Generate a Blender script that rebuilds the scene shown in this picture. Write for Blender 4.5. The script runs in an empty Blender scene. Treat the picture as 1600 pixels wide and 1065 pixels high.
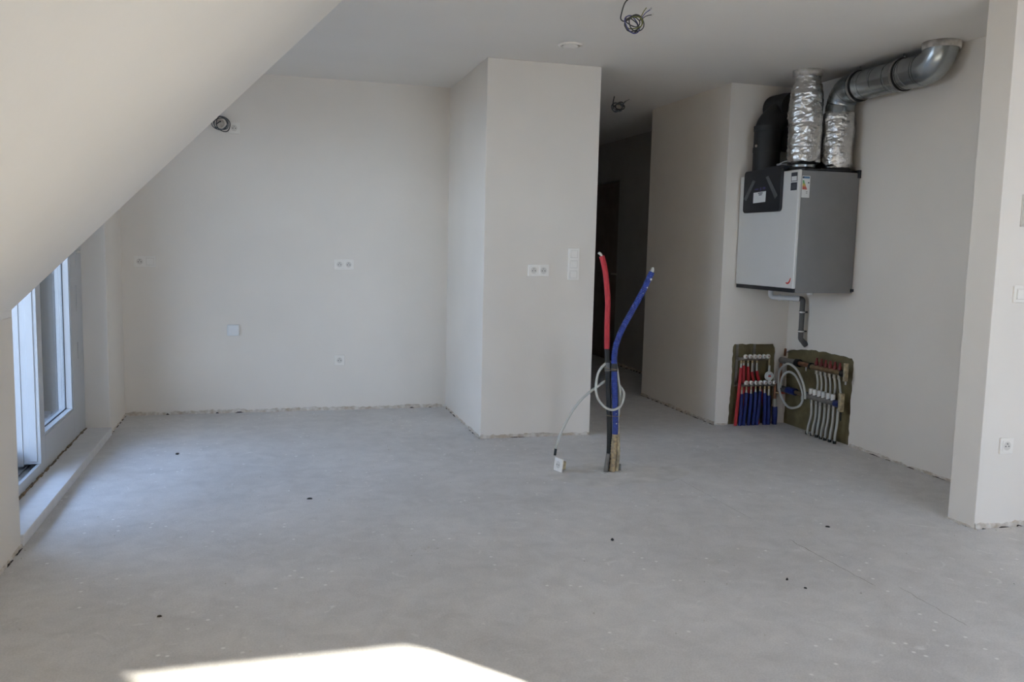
import bpy, math, random
from mathutils import Vector, Matrix, noise
random.seed(7)
PI = math.pi
scene = bpy.context.scene
col = scene.collection

# ---------------------------------------------------------------- camera
cam_d = bpy.data.cameras.new('camera')
cam = bpy.data.objects.new('camera', cam_d)
col.objects.link(cam)
YAW, PITCH, ROLL, FPX, CAMH = 0.2794, 0.1084, 0.0239, 1351.7, 1.343
fw = Vector((math.sin(YAW), math.cos(YAW), 0)); rt = Vector((math.cos(YAW), -math.sin(YAW), 0)); up = Vector((0, 0, 1))
f2 = fw * math.cos(PITCH) - up * math.sin(PITCH)
u2 = up * math.cos(PITCH) + fw * math.sin(PITCH)
r3 = rt * math.cos(ROLL) + u2 * math.sin(ROLL)
u3 = u2 * math.cos(ROLL) - rt * math.sin(ROLL)
m = Matrix.Identity(4)
for i in range(3):
    m[i][0] = r3[i]; m[i][1] = u3[i]; m[i][2] = -f2[i]
m[2][3] = CAMH
cam.matrix_world = m
cam_d.sensor_fit = 'HORIZONTAL'; cam_d.sensor_width = 36.0
cam_d.lens = 36.0 * FPX / 1600.0
cam_d.clip_start = 0.05; cam_d.clip_end = 500
scene.camera = cam

# ---------------------------------------------------------------- light
SUN_EL = math.radians(21.2)
sun_to = Vector((-0.662 * math.cos(SUN_EL), 0.750 * math.cos(SUN_EL), -math.sin(SUN_EL)))   # the way the light travels
world = bpy.data.worlds.new('world'); scene.world = world
world.use_nodes = True
wn = world.node_tree; wn.nodes.clear()
wo = wn.nodes.new('ShaderNodeOutputWorld'); wb = wn.nodes.new('ShaderNodeBackground')
# clear blue sky: pale at the horizon, deeper blue overhead, the same all the way round
wtc = wn.nodes.new('ShaderNodeTexCoord'); wsx = wn.nodes.new('ShaderNodeSeparateXYZ'); wr_ = wn.nodes.new('ShaderNodeValToRGB')
wr_.color_ramp.elements[0].position = 0.0; wr_.color_ramp.elements[0].color = (0.68, 0.805, 1.0, 1)
wr_.color_ramp.elements[1].position = 0.8; wr_.color_ramp.elements[1].color = (0.30, 0.51, 1.0, 1)
wn.links.new(wtc.outputs['Generated'], wsx.inputs[0]); wn.links.new(wsx.outputs['Z'], wr_.inputs['Fac'])
wb.inputs['Strength'].default_value = 3.85
wn.links.new(wr_.outputs['Color'], wb.inputs['Color']); wn.links.new(wb.outputs[0], wo.inputs['Surface'])
sd = bpy.data.lights.new('sun', 'SUN'); sd.energy = 20.5; sd.angle = math.radians(0.6); sd.color = (1.0, 0.92, 0.80)
sun = bpy.data.objects.new('sun', sd); col.objects.link(sun)
sun.location = (12, -12, 9)
sun.rotation_euler = sun_to.to_track_quat('-Z', 'Y').to_euler()
vs = scene.view_settings
vs.view_transform = 'Standard'; vs.look = 'None'; vs.gamma = 1.0; vs.use_curve_mapping = False
vs.exposure = 1.56
cy = scene.cycles
cy.use_denoising = True
cy.max_bounces = 14; cy.diffuse_bounces = 9; cy.glossy_bounces = 5; cy.transparent_max_bounces = 12
cy.caustics_reflective = False; cy.caustics_refractive = False
cy.sample_clamp_indirect = 6.0

# ---------------------------------------------------------------- materials
def mat(name, color, rough=0.6, metal=0.0, var=0.0, vscale=4.0, bump=0.0, bscale=60.0, color2=None, spec=0.5, emit=None):
    mt = bpy.data.materials.new(name); mt.use_nodes = True
    nt = mt.node_tree; b = nt.nodes['Principled BSDF']
    b.inputs['Base Color'].default_value = (*color, 1); b.inputs['Roughness'].default_value = rough
    b.inputs['Metallic'].default_value = metal
    b.inputs['Specular IOR Level'].default_value = spec
    tc = nt.nodes.new('ShaderNodeTexCoord')
    if var > 0:
        nz = nt.nodes.new('ShaderNodeTexNoise'); nz.inputs['Scale'].default_value = vscale; nz.inputs['Detail'].default_value = 6
        rp = nt.nodes.new('ShaderNodeValToRGB')
        c2 = color2 or tuple(c * (1 - var) for c in color)
        rp.color_ramp.elements[0].position = 0.35; rp.color_ramp.elements[1].position = 0.68
        rp.color_ramp.elements[0].color = (*c2, 1); rp.color_ramp.elements[1].color = (*color, 1)
        nt.links.new(tc.outputs['Object'], nz.inputs['Vector']); nt.links.new(nz.outputs['Fac'], rp.inputs['Fac'])
        nt.links.new(rp.outputs['Color'], b.inputs['Base Color'])
    if bump > 0:
        n2 = nt.nodes.new('ShaderNodeTexNoise'); n2.inputs['Scale'].default_value = bscale; n2.inputs['Detail'].default_value = 4
        bp = nt.nodes.new('ShaderNodeBump'); bp.inputs['Strength'].default_value = bump; bp.inputs['Distance'].default_value = 0.004
        nt.links.new(tc.outputs['Object'], n2.inputs['Vector']); nt.links.new(n2.outputs['Fac'], bp.inputs['Height'])
        nt.links.new(bp.outputs['Normal'], b.inputs['Normal'])
    return mt

def floor_material():
    mt = bpy.data.materials.new('screed'); mt.use_nodes = True
    nt = mt.node_tree; L = nt.links.new; b = nt.nodes['Principled BSDF']
    tc = nt.nodes.new('ShaderNodeTexCoord')
    def nz(s, d, dist=0.0, rough=0.55):
        n = nt.nodes.new('ShaderNodeTexNoise'); n.inputs['Scale'].default_value = s; n.inputs['Detail'].default_value = d
        n.inputs['Distortion'].default_value = dist; n.inputs['Roughness'].default_value = rough
        L(tc.outputs['Object'], n.inputs['Vector']); return n
    def ramp(src, p0, c0, p1, c1):
        r = nt.nodes.new('ShaderNodeValToRGB'); r.color_ramp.elements[0].position = p0; r.color_ramp.elements[1].position = p1
        r.color_ramp.elements[0].color = (*c0, 1); r.color_ramp.elements[1].color = (*c1, 1)
        L(src, r.inputs['Fac']); return r
    def mix(mode, fac, a, c):
        x = nt.nodes.new('ShaderNodeMix'); x.data_type = 'RGBA'; x.blend_type = mode
        if isinstance(fac, float): x.inputs[0].default_value = fac
        else: L(fac, x.inputs[0])
        L(a, x.inputs[6])
        if isinstance(c, tuple): x.inputs[7].default_value = (*c, 1)
        else: L(c, x.inputs[7])
        return x.outputs[2]
    base = ramp(nz(1.1, 8, 0.4).outputs['Fac'], 0.30, (0.60, 0.585, 0.57), 0.72, (0.72, 0.705, 0.69))
    mid = ramp(nz(9, 8, 0.6, 0.65).outputs['Fac'], 0.30, (0.88, 0.88, 0.88), 0.75, (1.06, 1.06, 1.06))
    c = mix('MULTIPLY', 1.0, base.outputs['Color'], mid.outputs['Color'])
    fine = ramp(nz(140, 3).outputs['Fac'], 0.30, (0.90, 0.90, 0.90), 0.70, (1.06, 1.06, 1.06))
    c = mix('MULTIPLY', 1.0, c, fine.outputs['Color'])
    dust = ramp(nz(3.2, 10, 1.6, 0.7).outputs['Fac'], 0.56, (0, 0, 0), 0.80, (0.55, 0.55, 0.55))
    c = mix('MIX', dust.outputs['Color'], c, (0.74, 0.725, 0.705))
    # white plaster flecks
    vo = nt.nodes.new('ShaderNodeTexVoronoi'); vo.voronoi_dimensions = '2D'; vo.inputs['Scale'].default_value = 8.0; L(tc.outputs['Object'], vo.inputs['Vector'])
    sp = ramp(vo.outputs['Distance'], 0.030, (0.9, 0.9, 0.9), 0.075, (0, 0, 0))
    gate = ramp(nz(2.3, 2).outputs['Fac'], 0.52, (0, 0, 0), 0.60, (1, 1, 1))
    spg = mix('MULTIPLY', 1.0, sp.outputs['Color'], gate.outputs['Color'])
    c = mix('MIX', spg, c, (0.88, 0.87, 0.85))
    # smeared white filler stains, a shape of their own
    sm = ramp(nz(5.5, 6, 2.5, 0.6).outputs['Fac'], 0.63, (0, 0, 0), 0.74, (0.7, 0.7, 0.7))
    c = mix('MIX', sm.outputs['Color'], c, (0.82, 0.81, 0.79))
    L(c, b.inputs['Base Color'])
    rr = ramp(nz(4, 5).outputs['Fac'], 0.3, (0.52,) * 3, 0.7, (0.68,) * 3)
    L(rr.outputs['Color'], b.inputs['Roughness'])
    b.inputs['Specular IOR Level'].default_value = 0.25
    bp = nt.nodes.new('ShaderNodeBump'); bp.inputs['Strength'].default_value = 0.25; bp.inputs['Distance'].default_value = 0.003
    L(nz(70, 5).outputs['Fac'], bp.inputs['Height']); L(bp.outputs['Normal'], b.inputs['Normal'])
    return mt

def glass_material():
    mt = bpy.data.materials.new('window_glass'); mt.use_nodes = True
    nt = mt.node_tree; nt.nodes.clear(); L = nt.links.new
    o = nt.nodes.new('ShaderNodeOutputMaterial'); t = nt.nodes.new('ShaderNodeBsdfTransparent'); g = nt.nodes.new('ShaderNodeBsdfGlossy')
    fr = nt.nodes.new('ShaderNodeFresnel'); fr.inputs['IOR'].default_value = 1.5; mx = nt.nodes.new('ShaderNodeMixShader')
    ge = nt.nodes.new('ShaderNodeNewGeometry'); mr = nt.nodes.new('ShaderNodeMapRange')       # same reflectance on both faces of the pane
    mr.inputs['To Min'].default_value = 1.5; mr.inputs['To Max'].default_value = 1 / 1.5
    L(ge.outputs['Backfacing'], mr.inputs['Value']); L(mr.outputs['Result'], fr.inputs['IOR'])
    t.inputs['Color'].default_value = (0.96, 0.975, 0.97, 1); g.inputs['Roughness'].default_value = 0.01
    L(fr.outputs[0], mx.inputs[0]); L(t.outputs[0], mx.inputs[1]); L(g.outputs[0], mx.inputs[2]); L(mx.outputs[0], o.inputs[0])
    return mt

M = dict(
    plaster=mat('plaster', (0.80, 0.746, 0.672), 0.85, var=0.035, vscale=2.2, bump=0.12, bscale=45, spec=0.2),
    ceil=mat('ceiling_plaster', (0.81, 0.780, 0.735), 0.88, var=0.03, vscale=1.5, bump=0.10, bscale=35, spec=0.2),
    hall_shade=mat('shade_darkened_plaster', (0.46, 0.44, 0.41), 0.9, var=0.08, vscale=3, bump=0.15, spec=0.2),  # plaster darkened in its colour to imitate the hallway's shade
    rough_plaster=mat('rough_plaster', (0.74, 0.70, 0.64), 0.95, var=0.6, vscale=26, bump=0.8, bscale=90, color2=(0.50, 0.42, 0.33), spec=0.1),
    dark_gap=mat('dark_gap', (0.05, 0.04, 0.03), 0.95, var=0.5, vscale=40),
    floor=floor_material(),
    glass=glass_material(),
    board=mat('green_board', (0.195, 0.160, 0.085), 0.9, var=0.35, vscale=9, bump=0.3, bscale=40, spec=0.2),
    upvc=mat('white_upvc', (0.50, 0.51, 0.52), 0.30, var=0.02, vscale=8),
    sill=mat('stone_sill', (0.70, 0.69, 0.68), 0.55, var=0.08, vscale=14, bump=0.1),
    seal=mat('black_seal', (0.02, 0.02, 0.022), 0.6, var=0.2, vscale=20),
    foam=mat('seam_foam', (0.30, 0.22, 0.13), 0.95, var=0.6, vscale=30, bump=0.6, color2=(0.14, 0.11, 0.08)),
    plastic=mat('socket_plastic', (0.84, 0.80, 0.735), 0.32, var=0.015, vscale=10),
    plastic_grey=mat('socket_insert', (0.68, 0.64, 0.575), 0.38, var=0.02, vscale=10),
    blank=mat('blank_cover', (0.78, 0.79, 0.79), 0.30, var=0.015, vscale=10),
    hole=mat('pin_hole', (0.05, 0.05, 0.05), 0.7, var=0.2, vscale=30),
    metal=mat('pin_metal', (0.70, 0.68, 0.64), 0.3, 1.0, var=0.1, vscale=30),
    unit_white=mat('unit_white', (0.70, 0.69, 0.665), 0.38, var=0.015, vscale=5),
    unit_grey=mat('unit_grey', (0.235, 0.235, 0.240), 0.55, var=0.06, vscale=7),
    unit_dark=mat('unit_dark', (0.022, 0.023, 0.027), 0.42, var=0.2, vscale=10),
    door_brown=mat('dark_door', (0.26, 0.21, 0.17), 0.7, var=0.25, vscale=6, bump=0.15),
    tape=mat('grey_tape', (0.13, 0.135, 0.14), 0.45, var=0.15, vscale=30),
    paper=mat('paper', (0.78, 0.78, 0.77), 0.6, var=0.03, vscale=30),
    ink=mat('ink', (0.04, 0.045, 0.06), 0.6, var=0.2, vscale=40),
    violet=mat('violet_print', (0.075, 0.065, 0.19), 0.6, var=0.2, vscale=40),
    e_blue=mat('label_blue', (0.10, 0.22, 0.42), 0.6, var=0.1, vscale=40),
    e_green=mat('label_green', (0.10, 0.36, 0.12), 0.6, var=0.1, vscale=40),
    e_lime=mat('label_lime', (0.40, 0.45, 0.08), 0.6, var=0.1, vscale=40),
    e_yellow=mat('label_yellow', (0.70, 0.50, 0.06), 0.6, var=0.1, vscale=40),
    e_orange=mat('label_orange', (0.66, 0.24, 0.04), 0.6, var=0.1, vscale=40),
    e_red=mat('label_red', (0.60, 0.055, 0.03), 0.55, var=0.1, vscale=40),
    black_pipe=mat('black_pipe', (0.012, 0.012, 0.012), 0.55, var=0.3, vscale=12),
    foil=mat('foil', (0.78, 0.77, 0.75), 0.24, 1.0, var=0.18, vscale=24, bump=0.9, bscale=70),
    galv=mat('galvanised', (0.46, 0.49, 0.50), 0.27, 1.0, var=0.22, vscale=9),
    collar=mat('collar', (0.74, 0.71, 0.66), 0.55, 0.1, var=0.35, vscale=18, bump=0.4, color2=(0.35, 0.32, 0.29)),
    rubber=mat('rubber', (0.015, 0.015, 0.015), 0.7, var=0.2, vscale=20),
    drain_white=mat('drain_white', (0.72, 0.72, 0.73), 0.4, var=0.03, vscale=10),
    drain_grey=mat('drain_grey', (0.105, 0.098, 0.092), 0.45, var=0.15, vscale=12),
    red_hose=mat('red_sleeve', (0.50, 0.020, 0.030), 0.55, var=0.25, vscale=30, bump=0.3, bscale=120),
    red_pale=mat('red_foam_sleeve', (0.52, 0.028, 0.040), 0.62, var=0.22, vscale=40, bump=0.3, bscale=140),
    blue_hose=mat('blue_sleeve', (0.012, 0.026, 0.17), 0.55, var=0.3, vscale=30, bump=0.3, bscale=120),
    blue_pale=mat('blue_corrugated', (0.022, 0.050, 0.30), 0.50, var=0.35, vscale=45, bump=0.2, bscale=120),
    white_pipe=mat('white_pipe', (0.50, 0.50, 0.46), 0.4, var=0.05, vscale=20),
    grey_cable=mat('grey_cable', (0.52, 0.52, 0.47), 0.45, var=0.1, vscale=20),
    tan=mat('dirty_tan_conduit', (0.58, 0.43, 0.22), 0.7, var=0.5, vscale=55, bump=0.5, color2=(0.26, 0.21, 0.15)),
    cream=mat('cream_conduit', (0.56, 0.47, 0.29), 0.6, var=0.4, vscale=40, color2=(0.24, 0.20, 0.14)),
    brass=mat('brass', (0.46, 0.36, 0.22), 0.32, 1.0, var=0.3, vscale=30),
    nickel=mat('nickel', (0.46, 0.45, 0.42), 0.3, 1.0, var=0.2, vscale=30),
    copper=mat('copper', (0.40, 0.19, 0.11), 0.42, 0.8, var=0.4, vscale=30),
    knob_white=mat('knob_white', (0.76, 0.74, 0.70), 0.4, var=0.05, vscale=30),
    knob_mark=mat('knob_mark', (0.50, 0.36, 0.30), 0.5, var=0.2, vscale=60),
    insul=mat('grey_insulation', (0.215, 0.195, 0.170), 0.8, var=0.3, vscale=20, bump=0.3),
    meter_red=mat('meter_red', (0.20, 0.014, 0.016), 0.35, var=0.2, vscale=30),
    valve_blue=mat('valve_blue', (0.016, 0.028, 0.15), 0.4, var=0.2, vscale=20),
    orange=mat('orange_lever', (0.42, 0.07, 0.035), 0.5, var=0.2, vscale=20),
    wire_dark=mat('dark_wire', (0.035, 0.040, 0.038), 0.5, var=0.3, vscale=60),
    wire_grey=mat('grey_wire', (0.12, 0.13, 0.14), 0.45, var=0.3, vscale=60),
    wire_green=mat('green_wire', (0.22, 0.23, 0.05), 0.5, var=0.4, vscale=60),
    wire_blue=mat('blue_wire', (0.06, 0.07, 0.24), 0.5, var=0.3, vscale=60),
    connector=mat('connector', (0.62, 0.60, 0.56), 0.3, var=0.05, vscale=60),
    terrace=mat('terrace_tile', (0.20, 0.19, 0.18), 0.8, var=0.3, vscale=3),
    helper_pale=mat('pale_helper_surface', (0.52, 0.48, 0.43), 0.85, var=0.2, vscale=3),  # pale surface for the added bounce slab and sun-blocking wall
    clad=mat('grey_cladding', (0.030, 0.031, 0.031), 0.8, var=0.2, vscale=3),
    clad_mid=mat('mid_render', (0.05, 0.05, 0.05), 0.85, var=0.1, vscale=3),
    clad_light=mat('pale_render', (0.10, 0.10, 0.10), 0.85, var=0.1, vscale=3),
    ground=mat('street', (0.22, 0.21, 0.19), 0.9, var=0.4, vscale=0.2),
    debris=mat('dark_debris', (0.030, 0.026, 0.022), 0.8, var=0.4, vscale=50),
    crumb=mat('plaster_crumb', (0.74, 0.71, 0.66), 0.9, var=0.3, vscale=50),
    crack=mat('floor_crack', (0.15, 0.125, 0.085), 0.9, var=0.5, vscale=30),
    patch=mat('screed_patch', (0.68, 0.66, 0.63), 0.8, var=0.18, vscale=9, bump=0.4, bscale=50),
)

# ---------------------------------------------------------------- mesh helpers
ORG = {}
class MB:
    def __init__(s, T=None):
        s.v = []; s.f = []; s.sm = []; s.T = T
    def add(s, vs, fs, smooth=False):
        o = len(s.v)
        for p in vs:
            p = Vector(p); s.v.append(s.T @ p if s.T is not None else p)
        for f in fs:
            s.f.append([i + o for i in f]); s.sm.append(smooth)
        return s
    def box(s, x0, x1, y0, y1, z0, z1):
        if x0 > x1: x0, x1 = x1, x0
        if y0 > y1: y0, y1 = y1, y0
        if z0 > z1: z0, z1 = z1, z0
        return s.add([(x0, y0, z0), (x1, y0, z0), (x1, y1, z0), (x0, y1, z0), (x0, y0, z1), (x1, y0, z1), (x1, y1, z1), (x0, y1, z1)],
                     [(3, 2, 1, 0), (4, 5, 6, 7), (0, 1, 5, 4), (1, 2, 6, 5), (2, 3, 7, 6), (3, 0, 4, 7)])
    def prism(s, pts, a0, a1, axis):
        """pts: 2-D outline; extruded along axis (0: pts are (y,z), 1: pts are (x,z), 2: pts are (x,y))"""
        def P(p, a):
            return (a, p[0], p[1]) if axis == 0 else (p[0], a, p[1]) if axis == 1 else (p[0], p[1], a)
        n = len(pts)
        vs = [P(p, a0) for p in pts] + [P(p, a1) for p in pts]
        fs = [tuple(range(n)), tuple(range(2 * n - 1, n - 1, -1))] + [(i, i + n, (i + 1) % n + n, (i + 1) % n) for i in range(n)]
        return s.add(vs, fs)
    def rbox(s, cx, cy_, w, h, d0, d1, r=0.008, n=5):
        """rounded plate in the (x,y) plane, extruded in z from d0 to d1 with a small front chamfer"""
        def outline(w, h, r):
            o = []
            for (sx, sy, a0) in ((1, 1, 0), (-1, 1, PI / 2), (-1, -1, PI), (1, -1, 1.5 * PI)):
                for i in range(n + 1):
                    a = a0 + i * PI / 2 / n
                    o.append((cx + sx * (w / 2 - r) + r * math.cos(a), cy_ + sy * (h / 2 - r) + r * math.sin(a)))
            return o
        ch = min(0.002, (d1 - d0) * 0.4)
        o1 = outline(w, h, r); o2 = outline(w - 2 * ch, h - 2 * ch, max(r - ch, 0.0006)); k = len(o1)
        vs = [(a, b, d0) for a, b in o1] + [(a, b, d1 - ch) for a, b in o1] + [(a, b, d1) for a, b in o2]
        fs = [tuple(range(k - 1, -1, -1)), tuple(range(2 * k, 3 * k))]
        for q in range(2):
            fs += [(q * k + i, q * k + (i + 1) % k, (q + 1) * k + (i + 1) % k, (q + 1) * k + i) for i in range(k)]
        return s.add(vs, fs)
    def tube(s, path, r, n=10, caps=True, smooth=True, res=0):
        path = [Vector(p) for p in path]
        rs = list(r) if isinstance(r, (list, tuple)) else [r] * len(path)
        if res:
            np_, nr = [], []
            for i in range(len(path) - 1):
                a = path[i - 1] if i else path[0] * 2 - path[1]
                b, c = path[i], path[i + 1]
                d = path[i + 2] if i + 2 < len(path) else path[-1] * 2 - path[-2]
                for k in range(res):
                    t = k / res
                    np_.append(0.5 * ((2 * b) + (c - a) * t + (2 * a - 5 * b + 4 * c - d) * t * t + (3 * b - a - 3 * c + d) * t ** 3))
                    nr.append(rs[i] * (1 - t) + rs[i + 1] * t)
            np_.append(path[-1]); nr.append(rs[-1]); path, rs = np_, nr
        t0 = (path[1] - path[0]).normalized()
        ref = Vector((0, 0, 1)) if abs(t0.z) < 0.9 else Vector((1, 0, 0))
        nv = t0.cross(ref).normalized()
        vs, fs = [], []
        for i, p in enumerate(path):
            if i == 0: t = path[1] - path[0]
            elif i == len(path) - 1: t = path[-1] - path[-2]
            else: t = (path[i + 1] - p).normalized() + (p - path[i - 1]).normalized()
            t.normalize()
            nv = (nv - t * nv.dot(t)).normalized(); bv = t.cross(nv)
            for k in range(n):
                a = 2 * PI * k / n
                vs.append(p + (nv * math.cos(a) + bv * math.sin(a)) * rs[i])
        for i in range(len(path) - 1):
            for k in range(n):
                fs.append((i * n + k, i * n + (k + 1) % n, (i + 1) * n + (k + 1) % n, (i + 1) * n + k))
        s.add(vs, fs, smooth)
        if caps:
            m0 = len(path) - 1
            s.add([vs[k] for k in range(n)], [tuple(range(n - 1, -1, -1))])
            s.add([vs[m0 * n + k] for k in range(n)], [tuple(range(n))])
        return s
    def lathe(s, prof, n=24, smooth=True, cap=True):
        """prof: (radius, z) about the z axis of T"""
        vs = [(r * math.cos(2 * PI * k / n), r * math.sin(2 * PI * k / n), z) for r, z in prof for k in range(n)]
        fs = [(i * n + k, i * n + (k + 1) % n, (i + 1) * n + (k + 1) % n, (i + 1) * n + k) for i in range(len(prof) - 1) for k in range(n)]
        s.add(vs, fs, smooth)
        if cap:
            if prof[0][0] > 1e-6: s.add(vs[:n], [tuple(range(n - 1, -1, -1))])
            if prof[-1][0] > 1e-6: s.add(vs[-n:], [tuple(range(n))])
        return s
    def build(s, name, material, parent=None, bevel=0.0):
        org = ORG.get(parent, Vector((0, 0, 0))) if parent else Vector((0, 0, 0))
        me = bpy.data.meshes.new(name)
        me.from_pydata([tuple(p - org) for p in s.v], [], s.f)
        me.polygons.foreach_set('use_smooth', s.sm); me.update()
        me.materials.append(M[material])
        o = bpy.data.objects.new(name, me); col.objects.link(o)
        if parent: o.parent = parent
        ORG[o] = org
        if bevel:
            b = o.modifiers.new('bevel', 'BEVEL'); b.width = bevel; b.segments = 2; b.limit_method = 'ANGLE'
        return o

def tag(o, label=None, cat=None, group=None, kind=None):
    if label: o['label'] = label
    if cat: o['category'] = cat
    if group: o['group'] = group
    if kind: o['kind'] = kind
    return o
def struct(mb, name, material, bevel=0.0, label=None, cat=None):
    o = mb.build(name, material, None, bevel)
    return tag(o, label, cat, None, 'structure')
def thing(name, loc, label, cat, group=None, kind=None):
    o = bpy.data.objects.new(name, None); col.objects.link(o)
    o.location = loc; o.empty_display_size = 0.1; ORG[o] = Vector(loc)
    return tag(o, label, cat, group, kind)
def frame(o, u, v):
    """local x -> u, y -> v, z -> u x v, at o"""
    u = Vector(u).normalized(); v = Vector(v).normalized(); w = u.cross(v)
    T = Matrix.Identity(4)
    for i in range(3):
        T[i][0] = u[i]; T[i][1] = v[i]; T[i][2] = w[i]; T[i][3] = o[i]
    return T
def axis_frame(o, w):
    """local z -> w"""
    w = Vector(w).normalized(); r = Vector((0, 0, 1)) if abs(w.z) < 0.9 else Vector((1, 0, 0))
    u = r.cross(w).normalized(); return frame(o, u, w.cross(u))

# ---------------------------------------------------------------- the room (metres; camera stands above 0,0)
H = 2.6
XW, YKN, ZK, SL, YREV, YB = -1.0254, 4.0696, 1.0301, 1.0156, 6.338, 7.008
XL, XR, YK = 1.4445, 2.2614, 5.786
XH, YN, YHF, XD = 3.361, 5.940, 7.311, 3.961
XP, YPN, YPF = 3.391, 3.389, 3.5645
YREAR, XRT, YEND = -1.5, 5.6, 12.4
XS = XW + (H - ZK) / SL                       # where the slope meets the flat ceiling
WT = 0.30

fl = struct(MB().box(XW - WT, XRT + 0.2, YREAR - 0.2, YEND + 0.2, -0.2, 0), 'floor', 'floor', label='dusty grey unfinished screed floor', cat='floor')
struct(MB().box(XW - WT, XRT + 0.2, YREAR - 0.2, YEND + 0.2, H, H + 0.2), 'ceiling', 'ceil', label='flat off-white plastered ceiling', cat='ceiling')
wedge = MB().prism([(XW, ZK), (XS, H), (XS, H + 0.02), (XW - WT, H + 0.02), (XW - WT, ZK - 0.03), (XW, ZK - 0.03)], YREAR - 0.2, YKN, 1)
struct(wedge, 'ceiling_slope', 'ceil', 0.003, 'sloping plastered ceiling rising from the low side wall', 'ceiling')
struct(MB().box(XW - WT, XW, YREAR - 0.2, YKN, 0, ZK - 0.03), 'wall_left', 'plaster', 0.003, 'low plastered side wall below the sloping ceiling', 'wall')
dorm = MB().box(XW - WT, XW, YREV, YB + 0.2, 0, H).box(XW - WT, XW, YKN, YREV, 2.33, H)
struct(dorm, 'wall_dormer', 'plaster', 0.003, 'plastered strip of wall between the glass door and the back wall', 'wall')
struct(MB().box(XW, XL + 0.05, YB, YB + 0.2, 0, H), 'wall_back', 'plaster', 0, 'wide plastered back wall with sockets', 'wall')
struct(MB().box(XL, XR, YK, YEND, 0, H), 'wall_centre', 'plaster', 0.004, 'plastered block of wall jutting out beside the dark hallway', 'wall')

def jag(pts, step=0.02, amp=0.006, seed=1):
    """roughen an outline: used for broken plaster edges"""
    rnd = random.Random(seed); out = []
    for a, b in zip(pts[:-1], pts[1:]):
        L = math.hypot(b[0] - a[0], b[1] - a[1]); n = max(1, int(L / step))
        for i in range(n):
            t = i / n; k = amp if 0 < i else amp * 0.4
            out.append((a[0] + (b[0] - a[0]) * t + rnd.uniform(-k, k), a[1] + (b[1] - a[1]) * t + rnd.uniform(-k, k)))
    out.append(pts[-1]); return out
SK = 0.018                                    # plaster thickness, left off around the manifolds
# block between the hallway and the plant corner: core + plaster skin with the unplastered patch left open
core = MB().box(XH, XD + 0.25, YN + SK, YHF, 0, H)
notch = jag([(3.862, 0.0), (3.872, 0.35), (3.868, 0.60), (3.845, 0.634), (3.70, 0.630), (3.50, 0.634), (3.489, 0.615), (3.488, 0.3), (3.478, 0.03), (3.474, 0.0)], 0.03, 0.004, 3)
notch[0] = (3.862, 0); notch[-1] = (3.474, 0)
core.prism([(XH, 0), (XH, H), (XD, H), (XD, 0)] + notch, YN, YN + SK, 1)
struct(core, 'wall_hall', 'plaster', 0, 'plastered wall corner between the hallway and the ventilation unit', 'wall')
wh = bpy.data.objects['wall_hall']
MB().box(3.462, 3.885, YN + SK - 0.003, YN + SK + 0.004, 0, 0.645).build('backing_board', 'board', wh)
wr = MB().box(XD + SK, XD + 0.25, YPF - 0.05, YN + SK, 0, H)
notch = jag([(5.118, 0.0), (5.124, 0.30), (5.117, 0.60), (5.14, 0.622), (5.40, 0.628), (5.62, 0.622), (5.80, 0.600), (5.90, 0.585), (5.936, 0.565), (5.936, 0.0)], 0.03, 0.005, 5)
notch[0] = (5.118, 0); notch[-1] = (5.938, 0)
wr.prism([(YN, 0), (YN, H), (YPF - 0.05, H), (YPF - 0.05, 0)] + notch, XD, XD + SK, 0)
wro = struct(wr, 'wall_right', 'plaster', 0, 'plastered side wall that carries the ventilation unit and duct', 'wall')
MB().box(XD + SK - 0.003, XD + SK + 0.004, 5.105, 5.94, 0, 0.645).build('backing_board', 'board', wro)
struct(MB().box(XP, XRT + 0.2, YPN, YPF, 0, H), 'wall_partition', 'plaster', 0.003, 'bright partition wall at the right with a narrow end face', 'wall')
# hallway beyond
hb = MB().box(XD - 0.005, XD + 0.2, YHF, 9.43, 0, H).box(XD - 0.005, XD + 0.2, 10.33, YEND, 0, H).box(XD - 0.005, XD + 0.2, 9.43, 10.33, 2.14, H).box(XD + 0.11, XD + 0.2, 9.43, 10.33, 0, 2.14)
struct(hb, 'wall_hall_side', 'hall_shade', 0, 'shadowed wall at the far side of the hallway', 'wall')
struct(MB().box(XR - 0.1, XRT + 0.2, YEND, YEND + 0.2, 0, H), 'wall_hall_end', 'hall_shade', 0, 'end wall of the hallway', 'wall')
d2 = thing('door_2', (XD + 0.08, 9.88, 0), 'dark closed door far down the hallway', 'door', kind='structure')
MB().box(XD + 0.05, XD + 0.105, 9.435, 10.325, 0.005, 2.136).build('leaf', 'door_brown', d2, 0.002)
hd = MB(); hd.tube([(XD + 0.06, 9.52, 1.05), (XD + 0.015, 9.52, 1.05), (XD + 0.01, 9.62, 1.05)], 0.008, 8); hd.build('handle', 'metal', d2)

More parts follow.
